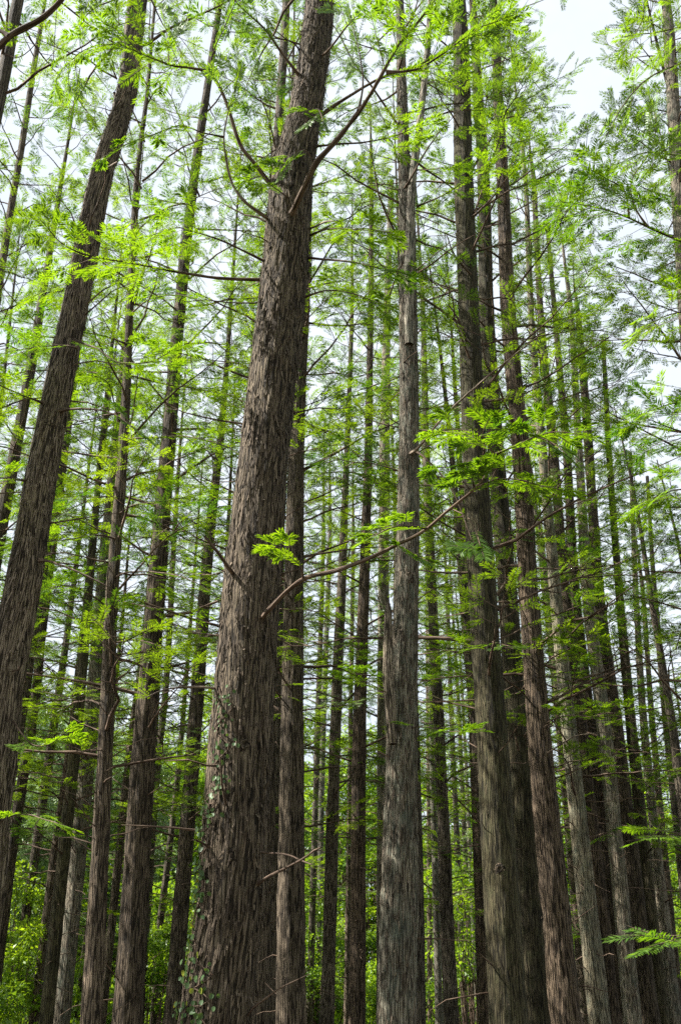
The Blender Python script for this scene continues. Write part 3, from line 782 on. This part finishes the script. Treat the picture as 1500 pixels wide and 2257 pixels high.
# main trunk, right side
HB('main', [(640,478,6.85),(665,425,6.6),(700,355,6.4),(745,305,6.3),(790,245,6.1),(835,175,5.9),(880,95,5.75),(930,40,5.6),(985,-40,5.5)], 0.030, 0.008, leafy=0.62, nsec=14, sec=0.36, tw=0.24, seed=10)
HB('main', [(690,268,7.0),(730,238,6.9),(780,205,6.8),(840,172,6.7),(930,140,6.55),(1010,90,6.4),(1090,30,6.3)], 0.020, leafy=0.35, nsec=18, sec=0.36, tw=0.24, seed=11)
HB('main', [(852,160,5.85),(920,152,5.75),(985,112,5.6),(1060,60,5.5),(1130,30,5.4)], 0.012, leafy=0.1, nsec=14, sec=0.28, tw=0.2, seed=12)
HB('main', [(790,245,6.1),(800,180,6.1),(790,110,6.1),(770,40,6.1)], 0.010, leafy=0.3, nsec=9, sec=0.26, tw=0.18, seed=13)
HB('main', [(680,325,7.0),(740,318,6.9),(800,314,6.8),(880,298,6.7),(940,270,6.6)], 0.012, leafy=0.55, nsec=9, sec=0.24, tw=0.18, seed=14)
HB('main', [(672,400,6.95),(690,360,6.8),(672,330,6.6),(640,355,6.4),(622,385,6.3)], 0.006, leafy=0.45, nsec=5, sec=0.14, tw=0.12, seed=15)
HB('main', [(665,300,6.9),(680,255,6.7),(700,240,6.5),(715,275,6.35)], 0.006, leafy=0.3, nsec=7, sec=0.18, tw=0.16, seed=16)
HB('main', [(640,440,6.85),(600,410,6.6),(570,390,6.4),(540,400,6.3)], 0.006, leafy=0.2, nsec=6, sec=0.16, tw=0.14, seed=17)
HB('main', [(672,508,7.0),(700,497,6.85),(722,488,6.7),(746,487,6.6)], 0.011, 0.006, mat=M_DEAD, seed=18)
HB('main', [(675,522,7.0),(720,505,6.8),(790,506,6.6),(862,514,6.5)], 0.010, leafy=0.4, nsec=6, sec=0.2, tw=0.16, seed=19)
HB('main', [(672,568,7.0),(720,572,6.85),(780,578,6.7),(850,592,6.6),(900,600,6.5)], 0.012, leafy=0.45, nsec=8, sec=0.24, tw=0.18, seed=20)
HB('main', [(670,655,7.0),(720,640,6.85),(780,648,6.7),(850,672,6.6)], 0.009, leafy=0.4, nsec=8, sec=0.22, tw=0.16, seed=21)
# the long low bough
HB('main', [(575,1365,6.9),(592,1345,6.65),(630,1305,6.5),(670,1275,6.4),(740,1257,6.2),(800,1235,6.1),(870,1202,6.0),(940,1165,5.9),(990,1120,5.8),(1040,1080,5.7),(1072,1045,5.65),(1088,1003,5.6)], 0.019, 0.007, seed=22)
HB('main', [(1088,1003,5.6),(1130,985,5.55),(1180,962,5.5),(1225,952,5.45),(1278,958,5.4)], 0.007, leafy=0.03, nsec=7, sec=0.16, tw=0.14, seed=23)
HB('main', [(1180,962,5.5),(1215,975,5.45),(1250,1000,5.4)], 0.004, leafy=0.05, nsec=4, sec=0.1, tw=0.1, seed=231)
HB('main', [(1088,1003,5.6),(1070,972,5.5),(1052,960,5.45),(1010,948,5.4),(955,952,5.35)], 0.006, leafy=0.1, nsec=7, sec=0.16, tw=0.14, seed=24)
HB('main', [(1055,962,5.45),(1090,955,5.45),(1120,945,5.4)], 0.004, leafy=0.05, nsec=3, sec=0.1, tw=0.1, seed=241)
HB('main', [(1082,1015,5.6),(1050,1020,5.55),(1000,1028,5.5),(960,1035,5.45)], 0.004, leafy=0.1, nsec=4, sec=0.1, tw=0.1, seed=242)
HB('main', [(1036,1083,5.7),(1085,1060,5.6),(1130,1058,5.5),(1190,1072,5.4),(1240,1085,5.35)], 0.006, leafy=0.0, nsec=9, sec=0.17, tw=0.14, seed=25)
HB('main', [(1045,1075,5.7),(1040,1055,5.6),(1035,1040,5.5)], 0.004, leafy=0.1, nsec=4, sec=0.14, tw=0.12, seed=251)
HB('main', [(668,1277,6.4),(660,1240,6.3),(635,1212,6.2),(600,1205,6.1)], 0.005, leafy=0.25, nsec=6, sec=0.13, tw=0.11, seed=26)
HB('main', [(940,1165,5.9),(910,1160,5.8),(865,1165,5.7),(815,1188,5.6)], 0.006, leafy=0.05, nsec=8, sec=0.15, tw=0.12, seed=27)
HB('main', [(870,1202,6.0),(905,1215,5.9),(940,1235,5.8)], 0.004, leafy=0.1, nsec=4, sec=0.12, tw=0.1, seed=28)
HB('main', [(990,1120,5.8),(1030,1140,5.7),(1050,1180,5.6),(1060,1215,5.5)], 0.004, leafy=0.6, nsec=4, sec=0.1, tw=0.1, seed=29)
# dead wood on the main trunk
HB('main', [(525,1280,6.95),(503,1250,6.75),(480,1216,6.6),(452,1180,6.5)], 0.017, 0.011, seed=30)
HB('main', [(490,1520,6.95),(467,1517,6.85),(420,1513,6.6),(370,1517,6.5),(320,1538,6.4)], 0.010, 0.004, seed=31, mat=M_DEAD)
HB('main', [(565,1950,6.9),(590,1933,6.75),(640,1906,6.55),(703,1866,6.4)], 0.011, 0.006, seed=32)
HB('main', [(570,1878,6.95),(590,1880,6.8),(640,1887,6.6),(690,1906,6.5)], 0.006, 0.004, seed=33)
HB('main', [(480,1880,6.95),(455,1865,6.8),(430,1852,6.7)], 0.008, 0.006, seed=34)
# leaning left trunk
HB('left', [(135,905,8.1),(165,902,7.9),(205,904,7.8),(250,916,7.7),(285,945,7.6)], 0.014, leafy=0.75, nsec=5, sec=0.25, tw=0.2, seed=40)
HB('left', [(90,1235,8.1),(115,1238,7.95),(170,1256,7.8),(240,1285,7.7)], 0.013, 0.006, seed=41)
HB('left', [(100,890,8.1),(60,875,7.9),(0,850,7.7),(-60,820,7.5)], 0.012, leafy=0.2, nsec=10, sec=0.3, tw=0.22, seed=42)
HB('left', [(60,1060,8.1),(20,1055,7.9),(-30,1050,7.7)], 0.010, leafy=0.2, nsec=7, sec=0.25, tw=0.2, seed=43)
HB('left', [(170,765,8.1),(130,762,7.8),(60,770,7.6),(-20,790,7.4)], 0.010, leafy=0.2, nsec=9, sec=0.3, tw=0.22, seed=44)
HB('left', [(165,750,8.1),(215,770,7.8),(260,800,7.6),(330,800,7.4),(390,770,7.2)], 0.011, leafy=0.35, nsec=12, sec=0.3, tw=0.22, seed=45)
HB('left', [(232,373,8.0),(245,365,7.9),(258,355,7.75)], 0.010, 0.008, seed=46, mat=M_DEAD)
HB('left', [(30,1590,8.1),(70,1640,7.9),(110,1640,7.8),(155,1605,7.7)], 0.006, leafy=0.25, nsec=5, sec=0.16, tw=0.12, seed=47)
HB('left', [(20,1800,8.1),(60,1795,7.9),(95,1805,7.8),(130,1815,7.7)], 0.005, leafy=0.2, nsec=5, sec=0.16, tw=0.12, seed=48)
# slim trunk on the left
for k, (pts, lf, ns) in enumerate([
    ([(275,968,11),(310,966,10.8),(400,963,10.6),(450,970,10.4),(500,985,10.2),(540,1010,10)], 0.15, 14),
    ([(272,960,11),(290,925,10.9),(300,860,10.7),(310,800,10.5),(340,770,10.3)], 0.35, 10),
    ([(262,930,11),(250,880,10.8),(235,840,10.5),(180,820,10.2)], 0.3, 9),
    ([(255,1140,11),(290,1115,10.8),(330,1108,10.6),(390,1100,10.3),(440,1085,10)], 0.25, 12),
    ([(250,1275,11),(280,1262,10.8),(340,1262,10.6),(410,1275,10.3),(480,1310,10)], 0.3, 11),
    ([(268,1100,11),(230,1095,10.8),(180,1110,10.5),(110,1150,10.2)], 0.2, 11),
    ([(240,1340,11),(200,1310,10.8),(150,1290,10.5),(100,1300,10.2)], 0.3, 10),
    ([(245,1320,11),(290,1330,10.8),(350,1340,10.5),(420,1335,10.2)], 0.3, 10),
    ([(280,700,11),(330,660,10.7),(400,650,10.4),(450,665,10)], 0.2, 12),
    ([(285,640,11),(240,610,10.7),(170,620,10.4),(60,660,10)], 0.2, 14),
    ([(290,520,11),(340,480,10.7),(400,470,10.4)], 0.25, 10),
    ([(283,760,11),(230,740,10.7),(120,720,10.3),(30,700,10)], 0.2, 14),
    ([(243,1420,11),(290,1410,10.8),(340,1420,10.5),(380,1440,10.2)], 0.3, 9),
    ([(262,1190,11),(220,1180,10.7),(150,1190,10.4),(60,1200,10)], 0.3, 10)]):
    HB('e', pts, 0.013, leafy=lf, nsec=ns, sec=0.38, tw=0.26, seed=60 + k, bl=0.085, K=20)
# forked trunk
HB('fork', [(905,1000,10.4),(922,986,10.2),(980,915,9.9),(1050,850,9.6),(1110,800,9.4),(1185,742,9.2)], 0.019, 0.007, mat=M_DEAD, seed=80)
HB('fork', [(915,995,10.4),(935,1008,10.3),(985,1065,10.1),(1010,1115,10.0),(1035,1190,9.9)], 0.014, 0.006, seed=81)
HB('fork', [(905,605,10.4),(935,580,10.2),(965,555,10.0),(1000,525,9.9)], 0.010, 0.005, seed=82, mat=M_DEAD)
HB('fork', [(905,465,10.4),(935,480,10.2),(966,493,10.1)], 0.010, 0.006, seed=83)
HB('fork', [(905,1605,10.4),(930,1602,10.2),(980,1612,10.0),(1048,1612,9.8)], 0.007, leafy=0.18, nsec=10, sec=0.26, tw=0.2, seed=84, bl=0.08)
HB('fork', [(880,510,10.4),(850,512,10.2),(800,505,10.0),(750,515,9.8)], 0.013, leafy=0.5, nsec=6, sec=0.3, tw=0.2, seed=85)
HB('fork', [(875,1545,10.4),(840,1520,10.2),(800,1500,10.0),(775,1480,9.8)], 0.006, leafy=0.3, nsec=8, sec=0.26, tw=0.2, seed=86, bl=0.08)
HB('fork', [(918,455,10.4),(980,428,10.1),(1040,385,9.8),(1090,350,9.6)], 0.012, leafy=0.3, nsec=9, sec=0.36, tw=0.24, seed=87, bl=0.08)
HB('fork', [(915,375,10.4),(960,372,10.1),(1010,365,9.8)], 0.010, leafy=0.3, nsec=6, sec=0.3, tw=0.24, seed=88, bl=0.08)
# trunks right of the forked one
HB('v', [(1095,1310,14.3),(1130,1262,14),(1165,1215,13.8),(1207,1165,13.5)], 0.022, 0.010, mat=M_DEAD, seed=90)
HB('u', [(1040,610,11.4),(1000,560,11.1),(985,520,11)], 0.016, 0.010, seed=91)
HB('u', [(1030,760,11.4),(1010,705,11.1),(990,672,11)], 0.016, 0.010, seed=92)
HB('v', [(1080,1000,14.3),(1095,930,14),(1120,860,13.6),(1130,820,13.4),(1150,740,13)], 0.018, 0.007, seed=93, mat=M_DEAD)
HB('u', [(1040,480,11.4),(1080,440,11.1),(1120,390,10.8),(1170,340,10.5),(1210,330,10.2),(1280,335,9.9)], 0.018, leafy=0.35, nsec=12, sec=0.4, tw=0.28, seed=94, bl=0.085)
HB('u', [(1045,470,11.4),(1085,350,11.1),(1105,280,10.8),(1125,200,10.5),(1135,120,10.2)], 0.016, leafy=0.4, nsec=10, sec=0.4, tw=0.28, seed=95, bl=0.085)
HB('w', [(1205,1592,12.4),(1235,1580,12.1),(1265,1577,11.9),(1325,1580,11.6),(1400,1560,11.3)], 0.009, leafy=0.2, nsec=11, sec=0.28, tw=0.22, seed=96, bl=0.085)
HB('w', [(1205,1660,12.4),(1230,1645,12.1),(1265,1625,11.9),(1310,1617,11.7),(1360,1612,11.5)], 0.010, 0.004, seed=97, mat=M_DEAD)
HB('w', [(1195,1420,12.4),(1215,1413,12.2),(1255,1420,12.0)], 0.005, leafy=0.1, nsec=5, sec=0.2, tw=0.15, seed=98)
HB('u', [(1080,1440,11.4),(1060,1425,11.1),(1030,1430,10.9),(970,1440,10.7)], 0.006, leafy=0.2, nsec=9, sec=0.24, tw=0.18, seed=99)
HB('u', [(1085,1415,11.3),(1100,1418,11.1),(1125,1422,10.9)], 0.004, leafy=0.1, nsec=5, sec=0.18, tw=0.14, seed=100)
HB('y2', [(1300,1700,19.5),(1330,1690,19),(1390,1690,18.5),(1480,1695,18)], 0.012, leafy=0.2, nsec=12, sec=0.4, tw=0.3, seed=101, bl=0.1)
# near tree outside the right edge
for k, (pts, lf, ns, r0) in enumerate([
    ([(1640,570,6.2),(1560,545,6.0),(1500,530,5.9),(1440,505,5.8),(1380,478,5.7),(1310,455,5.6),(1230,442,5.5)], 0.30, 14, 0.014),
    ([(1425,500,5.8),(1395,450,5.7),(1390,400,5.6),(1430,330,5.5),(1440,250,5.5)], 0.1, 9, 0.007),
    ([(1385,480,5.7),(1375,420,5.6),(1330,390,5.5),(1300,370,5.4)], 0.1, 6, 0.006),
    ([(1600,110,6.2),(1540,125,6.0),(1480,148,5.9),(1420,180,5.8),(1370,235,5.7),(1330,300,5.6)], 0.30, 10, 0.012),
    ([(1640,830,6.2),(1560,850,6.0),(1500,880,5.8),(1440,900,5.7)], 0.35, 9, 0.010),
    ([(1620,300,6.2),(1560,330,6.0),(1500,340,5.9),(1430,330,5.8),(1380,345,5.7)], 0.3, 11, 0.010),
    ([(1600,20,6.2),(1530,50,6.0),(1450,70,5.9),(1380,80,5.8)], 0.3, 11, 0.010),
    ([(1640,720,6.2),(1560,700,6.0),(1490,690,5.9),(1420,720,5.8)], 0.35, 9, 0.010),
    ([(1660,1110,6.2),(1580,1090,6.0),(1500,1080,5.9),(1430,1105,5.8)], 0.4, 9, 0.010),
    ([(1700,1860,6.2),(1600,1850,6.0),(1510,1842,5.9),(1440,1848,5.8)], 0.62, 2, 0.005),
    ([(1720,2000,6.2),(1600,2030,6.0),(1500,2065,5.8),(1430,2088,5.6)], 0.62, 2, 0.005),
    ([(1630,980,6.2),(1560,960,6.0),(1490,950,5.9),(1425,925,5.8)], 0.4, 9, 0.010)]):
    HB('right_near', pts, r0, leafy=lf, nsec=int(ns * 1.5), sec=0.30, tw=0.22, seed=120 + k, bl=0.062)
# near bare bough in the top left corner
HB('left_near', [(-260,330,4.9),(-120,200,4.75),(-40,140,4.7),(20,78,4.6),(70,50,4.55),(108,22,4.5),(140,-15,4.45)], 0.027, 0.018, seed=140)
HB('left_near', [(20,80,4.6),(-10,60,4.6),(-60,40,4.6)], 0.012, 0.006, seed=141)
HB('left_near', [(12,120,4.65),(45,125,4.6),(80,95,4.55),(95,50,4.5)], 0.004, 0.002, seed=142)

# ------------------------------------------------------------------ vine on the main trunk
def make_vine():
    rng = np.random.default_rng(77)
    root_loc = PATH['main'][0][0]
    v = empty('climbing_vine', root_loc)
    tag(v, 'climbing vine with small round green leaves on the left edge of the thickest trunk', 'vine')
    # leaf shapes: rounded, slightly cupped, shared
    shapes = []
    for s in range(4):
        n = 9
        a = np.linspace(0, 2 * np.pi, n, endpoint=False)
        rad = 0.5 * (1 + 0.10 * np.cos(a) + 0.05 * rng.normal(0, 1, n))
        ring = np.stack([np.sin(a) * rad * 0.9, np.cos(a) * rad + 0.5, 0.05 + 0.10 * np.abs(np.sin(a)) + rng.normal(0, 0.02, n)], 1)
        V = np.concatenate([[[0, 0.5, 0.0]], ring])
        T = np.array([[0, 1 + i, 1 + (i + 1) % n] for i in range(n)])
        me = mesh_from('leaf', V, None, T, {'var': ('FLOAT', np.full(len(V), rng.uniform(0.2, 0.8)))}, smooth=True)
        me.materials.append(M_VINE if s < 3 else M_VINE_Y)
        shapes.append(me)
    Q, rr = PATH['main']
    T, X, Y = frames(Q)
    wood = Geo()
    def surface(vv, off):
        """point on the trunk at photo row vv; off 0 = left silhouette, 1 = facing the camera"""
        zs = [at(500, vv, 7.0)[0].z]
        i = int(np.argmin(np.abs(Q[:, 2] - zs[0])))
        ang = math.pi + off * math.pi / 2
        d = np.array([math.cos(ang), math.sin(ang), 0])
        return Q[i] + d * (rr[i] * 1.02), d
    runs = [(2250, 1900, 0.05, 0.62, 85), (1990, 1780, 0.10, 0.60, 60), (1840, 1740, 0.25, 0.75, 18), (1760, 1530, 0.45, 0.95, 70), (2257, 2120, 0.35, 1.15, 40)]
    for v0, v1, o0, o1, n in runs:
        line = []
        for k in range(14):
            f = k / 13
            p, d = surface(v0 + (v1 - v0) * f, (o0 + o1) / 2 + 0.18 * math.sin(k * 1.3 + v0))
            line.append(p + d * 0.006)
        tube(wood, np.array(line) - root_loc, np.full(14, 0.0045), 5)
        for k in range(n):
            f = rng.random()
            off = (o0 + o1) / 2 + (o1 - o0) * rng.normal(0, 0.24)
            p, d = surface(v0 + (v1 - v0) * f, off)
            m = shapes[3] if (rng.random() < 0.10 and v0 > 1900) else shapes[rng.integers(0, 3)]
            o = link('leaf', m, None, v)
            nrm = norm(d + rng.normal(0, 0.35, 3))
            down = norm(np.array([rng.normal(0, 0.5), rng.normal(0, 0.3), -1.0]))
            down = norm(down - nrm * np.dot(down, nrm)); side = np.cross(down, nrm)
            s = rng.uniform(0.020, 0.043) if v0 > 1800 else rng.uniform(0.018, 0.038)
            M = Matrix(((side[0], down[0], nrm[0]), (side[1], down[1], nrm[1]), (side[2], down[2], nrm[2]))).to_4x4()
            o.matrix_local = Matrix.Translation(Vector(p + d * rng.uniform(0.012, 0.035) - root_loc)) @ M @ Matrix.Diagonal((s, s, s, 1))
    link('stem', wood.mesh('stem', BT, smooth=True), M_TWIG, v)
make_vine()

# ------------------------------------------------------------------ labels by place
SHORT = {'main': 'thickest trunk', 'left': 'leaning left trunk', 'fork': 'forked trunk', 'u': 'thick mossy trunk', 'v': 'dark touching trunk', 'w': 'furrowed reddish trunk',
         'k': 'straight dark trunk', 'f': 'broad dark trunk', 'e': 'slim brown trunk', 'c': 'olive-brown trunk', 'i': 'medium brown trunk', 'm': 'medium centre trunk',
         'n': 'reddish centre trunk', 'r': 'grey-brown medium trunk', 'y': 'pale sunlit olive trunk', 'z': 'half sunlit brown trunk', 'aa': 'smooth olive trunk', 'bb': 'slim dappled trunk'}
def trunk_u(key, v=1700):
    pts = sorted((a, b) for a, b, _ in TREES[key][5])
    return float(np.interp(v, [a for a, _ in pts], [b for _, b in pts]))
MARKS = sorted((trunk_u(k), n) for k, n in SHORT.items())
ORD = ['first', 'second', 'third', 'fourth', 'fifth', 'sixth', 'seventh', 'eighth', 'ninth', 'tenth', 'eleventh', 'twelfth']
PENDING = []
def by_place(o, phrase, cat, group, x, y):
    p = CAM_ROT.transposed() @ Vector((x, y, float(ground_z(x, y)) + 0.17 * y))
    PENDING.append((IMG_W / 2 + FPX * p.x / -p.z if p.z < 0 else -9999, o, phrase, cat, group))
def settle_labels():
    gaps = {}
    for u, o, phrase, cat, group in sorted(PENDING, key=lambda a: a[0]):
        if not -60 < u < 1560:
            tag(o, phrase + ' just outside the frame', cat, group); continue
        left = [n for m, n in MARKS if m <= u]
        where = 'right of the ' + left[-1] if left else 'left of the ' + MARKS[0][1]
        gaps.setdefault((phrase, where), []).append((o, cat, group))
    for (phrase, where), L in gaps.items():
        for k, (o, cat, group) in enumerate(L):
            tag(o, phrase + ' ' + where + ('' if len(L) == 1 else ', %s from left' % ORD[k]), cat, group)

# ------------------------------------------------------------------ more trees of the wood
def straight_trunk(seed):
    rng = np.random.default_rng(seed)
    z = np.array([-0.3, 1, 4, 8, 12, 16, 20, 24.0])
    P = np.stack([np.cumsum(rng.normal(0, 0.05, 8)), np.cumsum(rng.normal(0, 0.05, 8)), z], 1); P[:2, :2] = 0
    r = np.interp(z, [0, 4, 24], [0.155, 0.13, 0.012])
    Q, rr, t = resample(P, r, 0.45)
    rr = rr * (1 + 0.3 * np.exp(-(Q[:, 2] + 0.3) / 0.4))
    g = Geo()
    TH, TT = np.meshgrid(np.linspace(0, 1, 12, endpoint=False), t)
    tube(g, Q, rr, 12, t, 1 + 0.12 * (vnoise(6, t[-1] / 0.7 + 4, TH, TT / 0.7, rng) - 0.5))
    return g.mesh('trunk', BT, smooth=True)
TRUNKS = [straight_trunk(200 + i) for i in range(3)]
for m in TRUNKS: m.materials.append(M_BARK)

def put_filler(x, y, H, seed, label, group):
    rng = np.random.default_rng(seed)
    z = float(ground_z(x, y))
    root = empty('redwood_tree', (x, y, z))
    tint = rng.uniform(0.45, 0.75); warm = rng.uniform(-0.05, 0.06)
    root.rotation_euler = (rng.normal(0, 0.014), rng.normal(0, 0.014), rng.uniform(0, 6.28))
    by_place(root, label, 'tree', group, x, y)
    s = H / CROWN_H
    wood, leaf, _ = (CROWNS + THIN[:1])[rng.integers(0, 7)]
    wr = rng.uniform(0.75, 1.1)
    for nm, me, mt in (('trunk', TRUNKS[seed % 3], None), ('branches', wood, M_TWIG), ('crown', leaf, M_LEAF)):
        o = link(nm, me, mt, root)
        k = wr if nm == 'trunk' else s ** 0.5
        o.scale = (k, k, s)
        if nm == 'trunk': o.color = (tint * (1 + warm), tint, tint * (1 - warm), 1)
        if nm != 'trunk': o['kind'] = 'stuff'

def fillers():
    rng = np.random.default_rng(42)
    taken = [(p[0][0][0], p[0][0][1]) for p in PATH.values()]
    n = 0; tries = 0
    while n < 40 and tries < 6000:
        tries += 1
        y = 17 + 14 * rng.random() ** 0.9
        half = 0.40 * y + 3
        x = rng.uniform(-half, half)
        if any((x - a) ** 2 + (y - b) ** 2 < 1.7 ** 2 for a, b in taken): continue
        u = 750 + FPX * 0.93 * x / y
        if u < 480 and (y > 27 or rng.random() < 0.5): continue
        if u > 1150 and rng.random() < 0.65: continue
        H = rng.uniform(17, 25)
        if u > 1200: H = rng.uniform(9, 14)
        elif u > 1050: H = rng.uniform(13, 20)
        taken.append((x, y))
        lab = 'very thin far redwood' if y > 36 else 'slender redwood'
        put_filler(x, y, H, 300 + n, lab, 'redwoods of the back rows' if y > 36 else 'redwoods of the middle rows')
        n += 1
fillers()
# the wood goes on to the left and behind the viewer, with trees added to shade the near trunks
rs = np.random.default_rng(9)
for k, (x, y, H) in enumerate([(6.3, 12.6, 21), (8.0, 16.6, 21)]):
    put_filler(x, y, H, 960 + k, 'leafy right-hand redwood', 'redwoods beside and behind the viewer')
for k, (x, y, H) in enumerate([(-8.6, 6.8, 12.5), (-7.0, 11.6, 13.5), (-7.4, 15.0, 14.0), (-10.5, 9.2, 13.0)]):  # unseen low trees, added and sized to shade the lower trunks
    put_filler(x, y, H, 970 + k, 'added shade-casting low redwood', 'redwoods beside and behind the viewer')
for k, (x, y) in enumerate([(-15.5, 3.5), (-14.5, 17), (-9.5, -9.5), (-3.0, -5.5), (1.0, -9), (5.5, -8), (9.5, -6), (-6, -12), (13, 0), (14, 7), (8, -13), (12, -11), (-1, -15), (16, -5), (4, -17), (-12, -17), (18, 4), (10.5, 1.2), (16, 15), (2.5, -5), (6.5, -1.5), (-15, 9.5), (8.5, 5.0), (10.5, 12), (-18, 22), (-17.5, 14)] + [(rs.uniform(-22, 24), rs.uniform(-30, -7)) for _ in range(26)] + [(rs.uniform(9, 24), rs.uniform(-6, 12)) for _ in range(10)]):  # unseen trees, added mostly to keep sky light off the trunks
    put_filler(x, y, rs.uniform(21, 25), 900 + k, 'added shade-casting plantation redwood', 'redwoods beside and behind the viewer')

# ------------------------------------------------------------------ understorey
def make_shrub(seed, n_leaf, h, rad, size, mat_soft=False):
    rng = np.random.default_rng(seed)
    leaf, wood = Geo(), Geo()
    ncl = 46
    C = []
    for k in range(ncl):
        z = h * rng.uniform(0.12, 1.0)
        w = rad * (1.0 - 0.55 * (z / h) ** 2) * math.sqrt(rng.random())
        a = rng.uniform(0, 6.28)
        C.append((w * math.cos(a), w * math.sin(a), z))
    C = np.array(C)
    for k in range(0, ncl):
        b0 = np.array([C[k][0] * 0.15, C[k][1] * 0.15, 0.0])
        m = (b0 + C[k]) * 0.5 + np.array([0, 0, 0.12 * h * (1 - C[k][2] / h)]) + rng.normal(0, 0.08 * rad, 3)
        Q, rr, t = resample(np.array([b0, m, C[k]]), np.array([0.022, 0.013, 0.004]) * h / 4, h / 14)
        tube(wood, Q, rr, 4)
    per = n_leaf // ncl
    for c in C:
        k = int(per * rng.uniform(0.5, 1.5))
        cr = rad * rng.uniform(0.16, 0.34)
        p = c + norm(rng.normal(0, 1, (k, 3))) * (cr * rng.random((k, 1)) ** 0.45) * np.array([1, 1, 0.55])
        if mat_soft:
            d = norm(rng.normal(0, 0.45, (k, 3)) + norm(p - c) * 0.7 + np.array([0, 0, -0.55]))
        else:
            d = norm(rng.normal(0, 0.6, (k, 3)) + norm(p - c) * 0.6 + np.array([0, 0, -0.15]))
        nn = norm(rng.normal(0, 0.45, (k, 3)) + np.array([0, 0, 1.0]))
        nn = norm(nn - d * np.sum(nn * d, 1, keepdims=True))
        l = size * rng.uniform(0.6, 1.3, k)
        v = np.clip(rng.normal(0.45, 0.2) + rng.normal(0, 0.15, k), 0, 1)
        leaf_quads(leaf, p, d, nn, l, 0.06 if mat_soft else 0.27, v)
    return wood.mesh('stems', BT), leaf.mesh('foliage', {'var': 'FLOAT'})

SHRUBS = [make_shrub(70 + i, 7500, [3.2, 4.6, 6.0][i], [1.5, 1.8, 2.2][i], 0.12) for i in range(3)]
TALL = [make_shrub(80 + i, 12000, [9.0, 11.0][i], [2.4, 2.7][i], 0.15) for i in range(2)]
SOFT = [make_shrub(90 + i, 15000, [9.0, 10.0][i], [2.6, 2.4][i], 0.30, True) for i in range(2)]

def put_shrub(x, y, var, mat, s, label, group, cat='shrub', name='leafy_shrub', rot=0.0):
    o = empty(name, (x, y, float(ground_z(x, y)) - 0.05))
    o.rotation_euler = (0, 0, rot); o.scale = (s, s, s)
    by_place(o, label, cat, group, x, y)
    link('stems', var[0], M_TWIG, o, 'stuff')
    f = link('foliage', var[1], mat, o); f['kind'] = 'stuff'

rg = np.random.default_rng(17)
for k in range(52):
    y = rg.uniform(33, 46); x = rg.uniform(-0.42, 0.42) * y
    put_shrub(x, y, SHRUBS[k % 3], M_BROAD, rg.uniform(0.8, 1.2), 'bright green leafy shrub', 'shrubs under the redwoods', rot=rg.uniform(0, 6))
for k in range(48):
    y = rg.uniform(47, 72); x = (-0.42 + 0.84 * (k + rg.random()) / 48) * y
    put_shrub(x, y, TALL[k % 2], M_BROAD, rg.uniform(1.1, 1.65), 'far broadleaf tree behind', 'broadleaf trees at the back of the wood', 'tree', 'broadleaf_tree', rot=rg.uniform(0, 6))
for k, (u, y, s) in enumerate([(20, 34, 1.25), (110, 37, 1.15), (200, 36, 1.2), (-60, 30, 1.0), (60, 29, 0.8), (270, 41, 1.2), (-20, 40, 1.5), (150, 44, 1.5)]):
    p, _ = at(u, 2200, y)
    put_shrub(p.x, y, SOFT[k % 2], M_CEDAR, s, 'pale feathery drooping evergreen', 'pale evergreens on the left bank', 'tree', 'drooping_evergreen', rot=k * 1.1)
for k, (u, y, s) in enumerate([(-20, 17, 0.75), (40, 21, 0.8), (75, 24, 0.9), (160, 26, 0.9), (330, 27, 0.9), (345, 30, 1.0), (235, 25, 0.7)]):
    p, _ = at(u, 2200, y)
    put_shrub(p.x, y, SHRUBS[k % 3], M_BROAD_DARK, s, 'low dark glossy shrub', 'shrubs at the lower left', rot=k * 0.9)

settle_labels()
